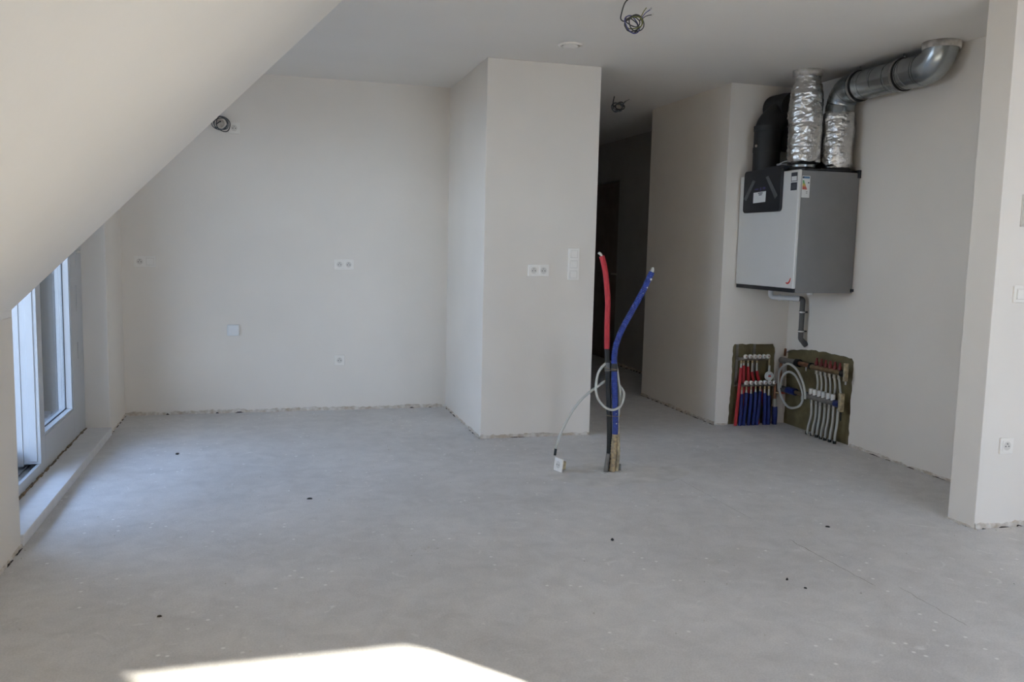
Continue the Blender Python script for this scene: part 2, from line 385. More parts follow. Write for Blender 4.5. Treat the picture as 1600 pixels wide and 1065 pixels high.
# behind the camera: gable with two windows, side wall
W1 = (1.75, 3.20, 0.05, 2.357); W2 = (3.345, 4.455, 0.70, 2.343)
g = MB()
y0, y1 = YREAR - 0.2, YREAR
g.box(XW - WT, W1[0], y0, y1, 0, H).box(W1[0], W1[1], y0, y1, 0, W1[2]).box(W1[0], W1[1], y0, y1, W1[3], H)
g.box(W1[1], W2[0], y0, y1, 0, H).box(W2[0], W2[1], y0, y1, 0, W2[2]).box(W2[0], W2[1], y0, y1, W2[3], H).box(W2[1], XRT + 0.2, y0, y1, 0, H)
struct(g, 'wall_front', 'plaster', 0, 'gable wall behind the viewer with two tall windows', 'wall')
struct(MB().box(XRT, XRT + 0.2, YREAR, YPN, 0, H), 'wall_far_right', 'plaster', 0, 'side wall of the living room out of view', 'wall')
for i, w in enumerate((W1, W2)):
    wt = thing('window_%d' % (i + 1), ((w[0] + w[1]) / 2, YREAR - 0.17, w[2]), 'tall white framed window behind the viewer' + (' with a mullion' if i == 0 else ''), 'window', kind='structure')
    fr = MB(); a, b, c, d = w; yy0, yy1 = YREAR - 0.199, YREAR - 0.13; t = 0.05
    fr.box(a, a + t, yy0, yy1, c, d).box(b - t, b, yy0, yy1, c, d).box(a + t, b - t, yy0, yy1, c, c + t).box(a + t, b - t, yy0, yy1, d - t, d)
    if i == 0: fr.box((a + b) / 2 - t / 2, (a + b) / 2 + t / 2, yy0, yy1, c + t, d - t)
    fr.build('window_frame', 'upvc', wt)
    MB().box(a + t, b - t, YREAR - 0.17, YREAR - 0.164, c + t, d - t).build('pane', 'glass', wt)

# ---------------------------------------------------------------- sliding glass door at the left
D = thing('door_1', (-1.23, 5.2, 0.0), 'white framed sliding glass door in the dormer at the left', 'door', kind='structure')
XF = -1.176
ff = MB()
ff.box(XF - 0.092, XF, 6.130, YREV, 0.0, 2.33)                                     # far jamb
MB().box(XF - 0.158, XF - 0.0925, 6.130, YREV, 0.0, 2.33).build('outer_jamb', 'clad_light', D)
ff.box(XF - 0.20, XF, YKN, YKN + 0.08, 0.0, 2.33)                                  # near jamb
ff.box(XF - 0.20, XF, YKN + 0.08, 6.130, 2.25, 2.33)                               # head
ff.box(XF - 0.02, XF, YKN + 0.08, 6.130, 0.0, 0.112)                               # inner upstand of the threshold
ff.box(XF - 0.20, XF - 0.02, YKN + 0.08, 6.130, 0.0, 0.092)
ff.build('door_frame', 'upvc', D, 0.003)
tr = MB().box(XF - 0.105, XF - 0.03, YKN + 0.08, 6.13, 0.0921, 0.0945); tr.box(XF - 0.07, XF - 0.064, YKN + 0.08, 6.13, 0.0945, 0.104)
tr.build('track', 'nickel', D)
def sash(x0, x1, ya, yb, z0, z1, st, rail, stepped):
    s = MB()
    s.box(x0, x1, ya, ya + st, z0, z1).box(x0, x1, yb - 0.17 if stepped else yb - st, yb, z0, z1)
    yr = yb - 0.17 if stepped else yb - st
    s.box(x0, x1, ya + st, yr, z0, z0 + rail).box(x0, x1, ya + st, yr, z1 - rail, z1)
    if stepped:                                                                    # profile of the meeting stile
        s.box(x0 - 0.035, x0, ya - 0.004, ya + st, z0 - 0.012, z1)
        s.box(x0 + 0.030, x1 - 0.018, ya - 0.006, ya, z0 + 0.014, z1)
    o = s.build('sash', 'upvc', D, 0.0025)
    xg = x1 - 0.045; bd = MB(); a, b, c, d = ya + st, yr, z0 + rail, z1 - rail
    for q in ((b - 0.012, b, c, d), (a, a + 0.012, c, d)): bd.box(xg, x1 - 0.006, q[0], q[1], q[2], q[3])
    for q in ((c, c + 0.012), (d - 0.012, d)): bd.box(xg, x1 - 0.006, a + 0.012, b - 0.012, q[0], q[1])
    bd.build('glazing_bead', 'upvc', o)
    sl = MB()
    for q in ((b - 0.016, b - 0.012, c + 0.012, d - 0.012), (a + 0.012, a + 0.016, c + 0.012, d - 0.012)): sl.box(xg, xg + 0.004, *q)
    for q in ((c + 0.012, c + 0.016), (d - 0.016, d - 0.012)): sl.box(xg, xg + 0.004, a + 0.016, b - 0.016, *q)
    sl.build('seal', 'seal', o)
    MB().box(xg - 0.008, xg - 0.001, a, b, c, d).build('pane', 'glass', o)
    return o
sash(XF - 0.082, XF + 0.004, 5.105, 6.128, 0.1125, 2.249, 0.10, 0.135, True)
sash(XF - 0.195, XF - 0.135, YKN + 0.081, 5.20, 0.0925, 2.249, 0.09, 0.10, False)
for z, h in ((1.16, 0.11), (0.86, 0.17), (0.55, 0.11)):
    MB().box(XF - 0.001, XF + 0.003, 6.150, 6.158, z, z + h).build('strike_plate', 'upvc', D)
st = MB(axis_frame((XF, 6.20, 1.245), (1, 0, 0))); st.lathe([(0.011, -0.002), (0.011, 0.012), (0.007, 0.022), (0.0, 0.024)], 12)
st.build('door_stop', 'metal', D)
sl = thing('window_sill', (XW - 0.07, 5.2, 0.0), 'low pale stone threshold below the sliding glass door', 'threshold', kind='structure')
MB().box(XF + 0.004, XW + 0.012, YKN + 0.002, YREV - 0.002, 0.0, 0.052).build('slab', 'sill', sl, 0.003)
fo = MB(); rnd = random.Random(2); yy = YKN + 0.01
while yy < 6.30:
    w = rnd.uniform(0.02, 0.06); fo.box(XF + 0.0005, XF + rnd.uniform(0.004, 0.014), yy, min(yy + w, 6.33), 0.052, 0.0525 + rnd.uniform(0.0, 0.010)); yy += w
fo.build('seam', 'foam', sl)
# loggia outside the glass door
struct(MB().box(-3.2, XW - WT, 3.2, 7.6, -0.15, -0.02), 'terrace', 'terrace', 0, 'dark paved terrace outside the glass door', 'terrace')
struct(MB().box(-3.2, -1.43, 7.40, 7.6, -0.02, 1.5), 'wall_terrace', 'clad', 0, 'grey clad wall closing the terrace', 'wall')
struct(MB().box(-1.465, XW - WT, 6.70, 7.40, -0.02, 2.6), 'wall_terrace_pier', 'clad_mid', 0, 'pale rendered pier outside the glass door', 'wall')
struct(MB().box(-3.15, XW - WT, 3.2, 7.6, 2.38, 2.58), 'sky_blocker', 'clad', 0, 'added unseen slab above the terrace that blocks high sky light', 'roof')  # unseen slab added to cut sky light on the floor by the door
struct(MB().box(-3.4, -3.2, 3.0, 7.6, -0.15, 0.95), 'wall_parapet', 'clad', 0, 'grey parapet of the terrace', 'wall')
struct(MB().box(3.21, 3.33, -7.0, YREAR - 0.2, -0.15, 4.2), 'wall_sun_blocker', 'helper_pale', 0, 'added unseen wall outside the gable that blocks sun from one window', 'wall')  # unseen wall added to keep direct sun off the first rear window
struct(MB().box(-2.0, 7.0, -7.0, YREAR - 0.2, -0.30, -0.15), 'bounce_slab', 'helper_pale', 0, 'added unseen pale slab outside the gable that bounces sunlight indoors', 'terrace')  # unseen slab added to bounce warm sunlight up through the rear windows
struct(MB().box(-60, 60, -60, 60, -6.4, -6.0), 'ground', 'ground', 0, 'street level far below the windows', 'ground')

# ---------------------------------------------------------------- rough plaster feet of the walls
trim_n = [0]
def rough_trim(a, b, nrm, h, depth, seed, gaps=0.25, hvar=0.6):
    """a jagged strip of unpainted plaster with dark gaps where wall and floor meet"""
    rnd = random.Random(seed); a = Vector((a[0], a[1], 0)); b = Vector((b[0], b[1], 0)); L = (b - a).length; d = (b - a) / L
    nv = Vector((nrm[0], nrm[1], 0)); mb = MB(); gp = MB(); s = 0.0
    n = max(4, int(L / 0.012)); base_h = []
    for i in range(n + 1):
        q = noise.noise(Vector((i * 0.07, seed * 3.1, 0))) ; q2 = noise.noise(Vector((i * 0.45, seed * 5.7, 4)))
        base_h.append((max(0.002, h * (1 + hvar * (q * 0.9 + q2 * 0.7))), max(0.001, depth * (1 + 0.9 * q2 + 0.5 * q)), q))
    vs, fs = [], []
    for i, (hh, dd, q) in enumerate(base_h):
        p = a + d * (L * i / n)
        vs += [p - nv * 0.002, p + nv * dd * 1.15, p + nv * dd + Vector((0, 0, hh * 0.75)), p - nv * 0.002 + Vector((0, 0, hh))]
    for i in range(n):
        for k in range(3):
            fs.append((i * 4 + k, (i + 1) * 4 + k, (i + 1) * 4 + k + 1, i * 4 + k + 1))
    mb.add(vs, fs)
    trim_n[0] += 1
    o = mb.build('trim_%d' % trim_n[0], 'rough_plaster'); tag(o, kind='structure')
    i = 0
    while i < n:
        if rnd.random() < gaps:
            k = rnd.randint(2, 9); j = min(n, i + k)
            p0 = a + d * (L * i / n); p1 = a + d * (L * j / n); hh = h * rnd.uniform(0.12, 0.40); dd = depth * 1.9 + 0.002
            pm = [p0 + (p1 - p0) * t for t in (0, 0.3, 0.7, 1)]; hs = [0.001, hh, hh * rnd.uniform(0.5, 1), 0.001]
            vs = [x + nv * dd + Vector((0, 0, 0.0008)) for x in pm] + [x + nv * dd + Vector((0, 0, z)) for x, z in zip(pm, hs)] + [x - nv * 0.001 + Vector((0, 0, z * 1.1)) for x, z in zip(pm, hs)]
            gp.add(vs, [(k2, k2 + 1, k2 + 5, k2 + 4) for k2 in range(3)] + [(k2 + 4, k2 + 5, k2 + 9, k2 + 8) for k2 in range(3)])
            i = j + 1
        i += 3
    if gp.v: gp.build('gap', 'dark_gap', o)
    return o
rough_trim((XW, YB), (XL, YB), (0, -1), 0.027, 0.005, 1, 0.10)
rough_trim((XL, YB), (XL, YK), (-1, 0), 0.016, 0.006, 2, 0.35)
rough_trim((XL, YK), (XR, YK), (0, -1), 0.026, 0.005, 3, 0.05)
rough_trim((XW, YREV), (XW, YB), (1, 0), 0.016, 0.004, 4, 0.75)
rough_trim((XD, 5.10), (XD, YPF), (-1, 0), 0.018, 0.006, 5, 0.22)
rough_trim((XP, YPF), (XP, YPN), (-1, 0), 0.010, 0.005, 6, 0.35)
rough_trim((XP, YPN), (XRT, YPN), (0, -1), 0.028, 0.007, 7, 0.20)
rough_trim((XH, YHF), (XH, YN), (-1, 0), 0.020, 0.006, 8, 0.80)
rough_trim((XH, YN), (3.47, YN), (0, -1), 0.012, 0.005, 9, 0.1)
rough_trim((XW, -1.4), (XW, YKN), (1, 0), 0.012, 0.006, 10, 0.35)
rough_trim((XD - 0.005, YHF), (XD - 0.005, 9.43), (-1, 0), 0.03, 0.01, 11, 0.6)

# ---------------------------------------------------------------- sockets and switches
def socket_insert(T, cx, root):
    """one round earthed socket (pin above, two holes) in the frame T"""
    ins = MB(T); ins.rbox(cx, 0, 0.056, 0.056, 0.0085, 0.0115, 0.004); o = ins.build('socket_insert', 'plastic', root)
    T2 = T @ Matrix.Translation((cx, 0, 0))
    dish = MB(T2); dish.lathe([(0.0225, 0.0116), (0.0220, 0.0119), (0.0205, 0.0119), (0.0195, 0.0112), (0.0, 0.0108)][::-1], 24); dish.build('dish', 'plastic_grey', o)
    for s in (-1, 1):
        hl = MB(T2 @ Matrix.Translation((s * 0.0095, -0.002, 0))); hl.lathe([(0.0034, 0.0105), (0.0034, 0.0122)], 10, False); hl.build('pin_hole', 'hole', o)
    pn = MB(T2 @ Matrix.Translation((0, 0.0105, 0))); pn.lathe([(0.0026, 0.0105), (0.0026, 0.018), (0.0014, 0.020), (0.0, 0.0203)], 10); pn.build('earth_pin', 'metal', o)
    hl = MB(T2 @ Matrix.Translation((0, 0.0105, 0))); hl.lathe([(0.0040, 0.0108), (0.0040, 0.0121)], 10, False); hl.build('pin_rim', 'hole', o)
def rocker(T, cx, cy_, root):
    r = MB(T); r.rbox(cx, cy_, 0.046, 0.046, 0.0095, 0.0125, 0.002); return r.build('rocker', 'plastic', root)
def plate_thing(name, center, inserts, vertical, label, cat, group=None, u=(1, 0, 0), v=(0, 0, 1)):
    """inserts: list of 's' (socket) or 'r' (rocker), 71 mm apart"""
    T = frame(center, u, v); w = T.col[2].xyz
    t = thing(name, Vector(center), label, cat, group)
    n = len(inserts); L = 0.082 + 0.071 * (n - 1)
    p = MB(T); p.rbox(0, 0, 0.082 if vertical else L, L if vertical else 0.082, 0.0, 0.009, 0.006)
    p.build('cover_plate', 'plastic', t)
    for i, k in enumerate(inserts):
        off = (i - (n - 1) / 2) * 0.071
        if vertical: off = -off
        if k == 's': socket_insert(T, off, t)
        else:
            x, y = (0, off) if vertical else (off, 0)
            f = MB(T)
            for q in ((-0.0255, 0.0, 0.003, 0.054), (0.0255, 0.0, 0.003, 0.054), (0, -0.0255, 0.048, 0.003), (0, 0.0255, 0.048, 0.003)):
                f.box(x + q[0] - q[2] / 2, x + q[0] + q[2] / 2, y + q[1] - q[3] / 2, y + q[1] + q[3] / 2, 0.0088, 0.0094)
            f.build('rocker_gap', 'plastic_grey', t)
            rocker(T, x, y, t)
    return t
plate_thing('socket', (-0.216, YB, 2.185), ['s'], False, 'white single socket high on the back wall beside a wire coil', 'socket')
plate_thing('socket_switch', (-0.863, YB, 1.168), ['s', 'r'], False, 'white plate with one socket and one rocker switch near the glass door', 'socket')
plate_thing('double_socket', (0.606, YB, 1.171), ['s', 's'], False, 'white double socket at chest height on the back wall', 'socket')
plate_thing('socket', (0.572, YB, 0.405), ['s'], False, 'white single socket low on the back wall', 'socket')
plate_thing('double_socket', (1.839, YK, 1.183), ['s', 's'], False, 'white double socket on the jutting wall beside the triple switch', 'socket')
plate_thing('triple_switch', (2.098, YK, 1.231), ['r', 'r', 'r'], True, 'white upright plate of three rocker switches on the jutting wall', 'switch')
plate_thing('light_switch', (3.546, YPN, 1.172), ['r'], False, 'white single rocker switch on the partition wall at the right edge', 'switch')
plate_thing('socket', (3.542, YPN, 0.418), ['s'], False, 'white single socket low on the partition wall', 'socket')
bc = thing('blank_cover', (-0.239, YB, 0.651), 'plain pale blue-white cover box low on the back wall', 'cover plate')
T = frame((-0.239, YB, 0.651), (1, 0, 0), (0, 0, 1))
p = MB(T); p.rbox(0, 0, 0.088, 0.086, 0, 0.026, 0.006); p.build('box', 'blank', bc)
p = MB(T); p.rbox(0, 0, 0.076, 0.074, 0.0255, 0.029, 0.004); p.build('lid', 'blank', bc)
tb = thing('thermostat', (3.575, YPN, 1.575), 'pale wall thermostat box cut off by the right edge of the picture', 'thermostat')
T = frame((3.575, YPN, 1.575), (1, 0, 0), (0, 0, 1))
p = MB(T); p.rbox(0, 0, 0.125, 0.155, 0, 0.008, 0.004); p.build('back_plate', 'plastic_grey', tb)
p = MB(T); p.rbox(0, 0, 0.115, 0.145, 0.008, 0.030, 0.006); p.build('housing', 'plastic', tb)
p = MB(T); p.rbox(0.01, 0.02, 0.06, 0.04, 0.030, 0.031, 0.002); p.build('display', 'tape', tb)

# ---------------------------------------------------------------- ceiling: supply valve and hanging wires
cv = thing('ceiling_vent', (1.835, 5.24, H), 'round white ventilation valve flush on the ceiling', 'vent')
T = axis_frame((1.835, 5.24, H), (0, 0, -1))
p = MB(T); p.lathe([(0.076, 0.0), (0.078, 0.004), (0.074, 0.010), (0.064, 0.013), (0.059, 0.010), (0.055, 0.002), (0.055, 0.0)], 36, cap=False); p.build('rim', 'plastic', cv)
p = MB(T); p.lathe([(0.054, 0.0), (0.054, 0.0015), (0.0, 0.0015)], 30); p.build('throat', 'hole', cv)
p = MB(T); p.lathe([(0.0, 0.004), (0.046, 0.006), (0.050, 0.011), (0.044, 0.017), (0.0, 0.020)], 30, cap=False); p.build('disc', 'plastic', cv)

def wire_coil(name, root, path_in, center, nrm_u, nrm_v, rx, ry, ends, label, seed, r=0.0026, turns=4):
    t = thing(name, root, label, 'wires')
    rnd = random.Random(seed); c = Vector(center); u = Vector(nrm_u).normalized(); v = Vector(nrm_v).normalized(); w = u.cross(v)
    MB().tube([root] + path_in, r * 1.1, 7, res=6).build('lead', 'wire_dark', t)
    mats = ['wire_dark', 'wire_green', 'wire_dark', 'wire_blue', 'wire_dark'] if ends and r < 0.004 else ['wire_dark', 'wire_grey', 'wire_dark', 'wire_grey', 'wire_dark']
    for k in range(turns):
        a0 = rnd.uniform(0, 6.28); tilt = rnd.uniform(-0.9, 0.9); sc = rnd.uniform(0.78, 1.08); pts = []
        cc = c + u * rnd.uniform(-0.016, 0.016) + v * rnd.uniform(-0.012, 0.012); sq_ = rnd.uniform(0.70, 1.05)
        for i in range(23):
            a = a0 + i * 2 * PI * 1.04 / 22
            x, y = rx * sc * math.cos(a), ry * sc * sq_ * math.sin(a) * (1 + 0.12 * math.sin(2 * a + k))
            pts.append(cc + u * (x * math.cos(tilt) - y * math.sin(tilt)) + v * (x * math.sin(tilt) + y * math.cos(tilt)) + w * (0.014 * math.sin(a * 1.0 + k) + rnd.uniform(-0.002, 0.002)))
        MB().tube(pts, r, 7, res=2).build('loop', mats[k % 5], t)
    for i, e in enumerate(ends):
        s = c + u * rx * 0.7 + v * ry * 0.4
        MB().tube([s, s.lerp(Vector(e), 0.5) + v * 0.008, e], r * 0.8, 6, res=4).build('wire_end', mats[(i * 2 + 1) % 5], t)
        d = (Vector(e) - s).normalized()
        if i > 0: MB().tube([Vector(e) - d * 0.003, Vector(e) + d * 0.010], 0.005, 8).build('connector', 'connector', t)
    return t
wire_coil('ceiling_wires', (1.775, 4.16, H), [(1.735, 4.15, 2.565), (1.717, 4.15, 2.508), (1.716, 4.15, 2.482), (1.738, 4.15, 2.475), (1.776, 4.15, 2.497)],
          (1.785, 4.15, 2.468), (1, 0, 0), (0, 0, 1), 0.044, 0.036, [(1.851, 4.15, 2.551), (1.872, 4.15, 2.544), (1.882, 4.15, 2.520)],
          'bunch of loose wires hanging from the room ceiling in front of the hallway', 11, 0.0029, 6)
wire_coil('ceiling_wires', (2.79, 6.83, H), [(2.783, 6.83, 2.565), (2.781, 6.83, 2.530), (2.80, 6.83, 2.51)],
          (2.833, 6.83, 2.520), (1, 0, 0), (0, 0, 1), 0.046, 0.036, [(2.90, 6.83, 2.572), (2.928, 6.83, 2.585)],
          'small dark coil of wires hanging from the hallway ceiling', 12, 0.0042, 5)
wire_coil('wall_wires', (-0.314, YB, 2.225), [(-0.314, YB - 0.03, 2.225), (-0.345, YB - 0.04, 2.20)],
          (-0.308, YB - 0.035, 2.205), (1, 0, 0.5), (-0.5, 0, 1), 0.050, 0.070, [],
          'coil of grey wires sticking out of the back wall under the slope edge', 14, 0.0034, 4)
bx = bpy.data.objects['wall_wires']
p = MB(axis_frame((-0.314, YB, 2.215), (0, -1, 0))); p.lathe([(0.030, 0.0), (0.030, 0.002), (0.0, 0.002)], 20); p.build('box_hole', 'rough_plaster', bx)

# ---------------------------------------------------------------- heat recovery ventilation unit
UX0, UX1, UY0, UY1, UZ0, UZ1 = 3.474, XD - 0.004, 5.180, 5.925, 1.075, 1.905
U = thing('ventilation_unit', (3.73, 5.55, UZ0), 'white and grey heat recovery ventilation unit hung on the side wall', 'ventilation unit')
MB().box(UX0 + 0.024, UX1, UY0, UY1, UZ0, UZ1).build('casing', 'unit_grey', U, 0.004)
MB().box(UX0, UX0 + 0.0235, UY0 - 0.004, UY1 + 0.004, UZ0 + 0.028, UZ1 + 0.004).build('front_panel', 'unit_white', U, 0.006)
MB().box(UX0 + 0.006, UX0 + 0.0235, UY0 + 0.002, UY1, UZ0, UZ0 + 0.026).build('bottom_rail', 'unit_dark', U, 0.002)
MB().box(UX0 + 0.05, UX1 - 0.01, UY0 + 0.01, UY1 - 0.01, UZ1 + 0.0005, UZ1 + 0.016).build('top_plate', 'unit_dark', U, 0.003)
for z in (UZ1 - 0.035, UZ0 + 0.01):
    MB().box(UX1 - 0.018, UX1 + 0.003, UY0 - 0.012, UY0 + 0.02, z, z + 0.055 if z > 1.5 else z + 0.02).build('wall_bracket', 'unit_dark', U, 0.002)
TF = frame((UX0, 5.5, 1.5), (0, -1, 0), (0, 0, 1))      # local x: towards the camera, y: up, z: out of the front
hood = MB(TF); hood.rbox(-0.098, 0.2865, 0.485, 0.305, 0.0005, 0.022, 0.028, 6); hd_o = hood.build('control_cover', 'unit_dark', U)
MB().box(UX0 - 0.0005, UX0 + 0.16, 5.40, 5.62, UZ1 + 0.017, UZ1 + 0.050).build('connection_box', 'unit_dark', U, 0.004)
MB().box(UX0 + 0.002, UX0 + 0.05, 5.40, 5.46, UZ1 + 0.051, UZ1 + 0.063).build('grey_plug', 'unit_grey', U, 0.002)
def quad(T, pts, d0=0.0, d1=0.001): 
    mb = MB(T); mb.prism(pts, d0, d1, 2); return mb
def yz(y, z): return (5.5 - y + 0.052, z - 1.5)
quad(TF, [yz(5.770, 1.870), yz(5.735, 1.860), yz(5.850, 1.722), yz(5.882, 1.738)][::-1], 0.0222, 0.0230).build('tape_strip', 'tape', hd_o)
quad(TF, [yz(5.600, 1.880), yz(5.568, 1.888), yz(5.440, 1.745), yz(5.470, 1.722)], 0.0222, 0.0230).build('tape_strip', 'tape', hd_o)
quad(TF, [yz(5.752, 1.702), yz(5.590, 1.706), yz(5.588, 1.782), yz(5.752, 1.778)], 0.0222, 0.0228).build('sticker', 'paper', hd_o)
for a, b, z in ((5.690, 5.630, 1.768), (5.680, 5.640, 1.756)):
    quad(TF, [yz(a, z), yz(b, z), yz(b, z + 0.006), yz(a, z + 0.006)], 0.0228, 0.0232).build('sticker_print', 'ink', hd_o)
for a, b, z0_, z1_ in ((5.738, 5.690, 1.796, 1.806), (5.668, 5.652, 1.790, 1.812), (5.632, 5.600, 1.797, 1.812)):
    quad(TF, [yz(a, z0_), yz(b, z0_), yz(b, z1_), yz(a, z1_)], 0.0222, 0.0228).build('cover_print', 'violet', hd_o)
k = MB(TF @ Matrix.Translation((5.5 - 5.672 + 0.052, 1.672 - 1.5, 0))); k.lathe([(0.007, 0.020), (0.007, 0.0226), (0.0, 0.0226)], 14); k.build('keyhole', 'hole', hd_o)
for z0_, z1_ in ((1.832, 1.892), (1.772, 1.824)):
    s = quad(TF, [yz(5.318, z0_), yz(5.246, z0_), yz(5.246, z1_), yz(5.318, z1_)], 0.0, 0.0008).build('front_sticker', 'ink', U)
quad(TF, [yz(5.312, 1.836), yz(5.252, 1.836), yz(5.252, 1.866), yz(5.312, 1.866)], 0.0008, 0.0012).build('sticker_print', 'paper', U)
for zz in (1.805, 1.795, 1.785):
    quad(TF, [yz(5.308, zz), yz(5.258, zz), yz(5.258, zz + 0.004), yz(5.308, zz + 0.004)], 0.0008, 0.0012).build('sticker_print', 'tape', U)
pts = [(5.256, 1.140), (5.240, 1.137), (5.224, 1.143), (5.211, 1.158), (5.205, 1.175)]
MB().tube([(UX0 - 0.0005, a, b) for a, b in pts], [0.004, 0.0055, 0.006, 0.005, 0.003], 8, res=5).build('red_emblem', 'e_red', U)
TS = frame((3.522, UY0, 1.80), (1, 0, 0), (0, 0, 1))     # grey side, facing the camera
def sq(a, b, c, d, z0_, z1_, name, m_): quad(TS, [(a, c), (b, c), (b, d), (a, d)], z0_, z1_).build(name, m_, U)
sq(-0.020, 0.042, -0.078, 0.068, 0.0, 0.0010, 'energy_label', 'paper')
sq(-0.018, 0.038, 0.050, 0.064, 0.0010, 0.0014, 'label_header', 'e_blue')
sq(-0.018, -0.006, 0.052, 0.062, 0.0014, 0.0018, 'label_mark', 'ink')
for i, (c_, w) in enumerate((('e_green', 0.014), ('e_green', 0.018), ('e_lime', 0.022), ('e_yellow', 0.026), ('e_orange', 0.030), ('e_red', 0.034), ('e_red', 0.038))):
    z = 0.037 - i * 0.0088
    quad(TS, [(-0.016, z - 0.0075), (-0.016 + w - 0.004, z - 0.0075), (-0.016 + w, z - 0.0037), (-0.016 + w - 0.004, z), (-0.016, z)], 0.0010, 0.0014).build('label_bar', c_, U)
sq(0.026, 0.036, 0.018, 0.026, 0.0010, 0.0014, 'label_mark', 'ink')
for z in (-0.040, -0.050): sq(0.014, 0.026, z, z + 0.003, 0.0010, 0.0014, 'label_mark', 'tape')

# ---------------------------------------------------------------- ducts on top of the unit
def foil_duct(name, cx, cyy, prof, label, seed):
    """prof: list of (z, radius); crumpled aluminium sleeve"""
    t = thing(name, (cx, cyy, prof[0][0]), label, 'duct')
    n, rings = 72, 110; z0_, z1_ = prof[0][0], prof[-1][0]; vs, fs = [], []
    for i in range(rings + 1):
        z = z0_ + (z1_ - z0_) * i / rings
        for (za, ra), (zb, rb) in zip(prof[:-1], prof[1:]):
            if za <= z <= zb + 1e-6: r = ra + (rb - ra) * (z - za) / (zb - za)
        edge = min(1, min(i, rings - i) / 4)
        for k in range(n):
            a = 2 * PI * k / n
            q = noise.noise(Vector((math.cos(a) * 2.4, math.sin(a) * 2.4, z * 30 + seed))) * 0.0060
            q += noise.noise(Vector((math.cos(a) * 5, math.sin(a) * 5, z * 75 + seed * 2))) * 0.0042
            q += noise.noise(Vector((math.cos(a) * 1.3, math.sin(a) * 1.3, z * 7 + seed))) * 0.010
            q += abs(noise.noise(Vector((math.cos(a) * 9, math.sin(a) * 9, z * 40 - seed)))) * 0.004
            rr = r + q * (0.25 + 0.75 * edge)
            vs.append((cx + rr * math.cos(a), cyy + rr * math.sin(a), z))
    for i in range(rings):
        for k in range(n): fs.append((i * n + k, i * n + (k + 1) % n, (i + 1) * n + (k + 1) % n, (i + 1) * n + k))
    mb = MB(); mb.add(vs, fs, True); mb.build('foil_sleeve', 'foil', t)
    return t
F1 = (3.620, 5.360)
t = foil_duct('foil_duct', *F1, [(1.955, 0.086), (1.975, 0.108), (2.02, 0.112), (2.25, 0.113), (2.44, 0.111), (2.49, 0.100), (2.535, 0.088)], 'tall foil wrapped duct running straight up to the ceiling', 3.3)
p = MB(axis_frame((*F1, UZ1), (0, 0, 1))); p.lathe([(0.100, 0.0165), (0.100, 0.030), (0.090, 0.036), (0.088, 0.036)], 30, cap=False); p.build('rubber_ring', 'rubber', t)
p = MB(axis_frame((*F1, UZ1), (0, 0, 1))); p.lathe([(0.087, 0.020), (0.087, 0.065)], 30); p.build('spigot', 'galv', t)
p = MB(axis_frame((*F1, 2.52), (0, 0, 1))); p.lathe([(0.088, 0.0), (0.091, 0.006), (0.089, 0.012), (0.091, 0.03), (0.090, 0.045)], 30, cap=False); p.build('clamp_band', 'foil', t)
p = MB(axis_frame((*F1, 2.556), (0, 0, 1))); p.lathe([(0.088, 0.0), (0.100, 0.0), (0.101, 0.0435), (0.088, 0.0435)], 36, cap=False); p.build('ceiling_collar', 'collar', t)
F2 = (3.842, 5.292)
t = foil_duct('foil_duct', *F2, [(1.935, 0.092), (1.96, 0.104), (2.1, 0.109), (2.25, 0.107), (2.31, 0.104), (2.328, 0.090)], 'short foil wrapped duct feeding the galvanised ceiling duct', 9.1)
p = MB(axis_frame((*F2, UZ1), (0, 0, 1))); p.lathe([(0.100, 0.0165), (0.100, 0.030), (0.090, 0.036), (0.088, 0.036)], 30, cap=False); p.build('rubber_ring', 'rubber', t)
# galvanised duct: elbow, straight run along the wall, elbow, ceiling collar
G = thing('galvanised_duct', (3.848, 4.8, 2.355), 'shiny galvanised duct running below the ceiling along the side wall', 'duct')
RD = 0.096; XG, ZG = 3.848, 2.470; yE, yC = 5.292, 4.375; RB = 0.125
def arc(c, a0, a1, n, R, u, v):
    return [Vector(c) + (Vector(u) * math.cos(a0 + (a1 - a0) * i / n) + Vector(v) * math.sin(a0 + (a1 - a0) * i / n)) * R for i in range(n + 1)]
el = MB(); pa = arc((XG, yE - RB, ZG - RB), 0, PI / 2, 14, RB, (0, 1, 0), (0, 0, 1)); pa[0].x = F2[0]
el.tube([Vector((F2[0], yE, 2.300))] + pa + [Vector((XG, yE - RB - 0.03, ZG))], RD, 32, caps=False); el.build('elbow', 'galv', G)
for i in (5, 9):
    d = (pa[i + 1] - pa[i - 1]).normalized(); MB().tube([pa[i] - d * 0.002, pa[i] + d * 0.002], RD + 0.0025, 32, caps=False).build('elbow_seam', 'galv', G)
MB().tube([(XG, yE - RB - 0.02, ZG), (XG, yC + RB + 0.02, ZG)], RD - 0.001, 36, caps=False).build('straight_duct', 'galv', G)
y = yE - RB - 0.03
for yy in (yE - RB - 0.028, 5.02, 4.90, 4.78, 4.66, yC + RB + 0.032, yC + RB + 0.012):
    MB().tube([(XG + (0.0), yy + 0.003, ZG), (XG, yy - 0.003, ZG)], RD + 0.0022, 36, caps=False).build('spiral_seam', 'galv', G)
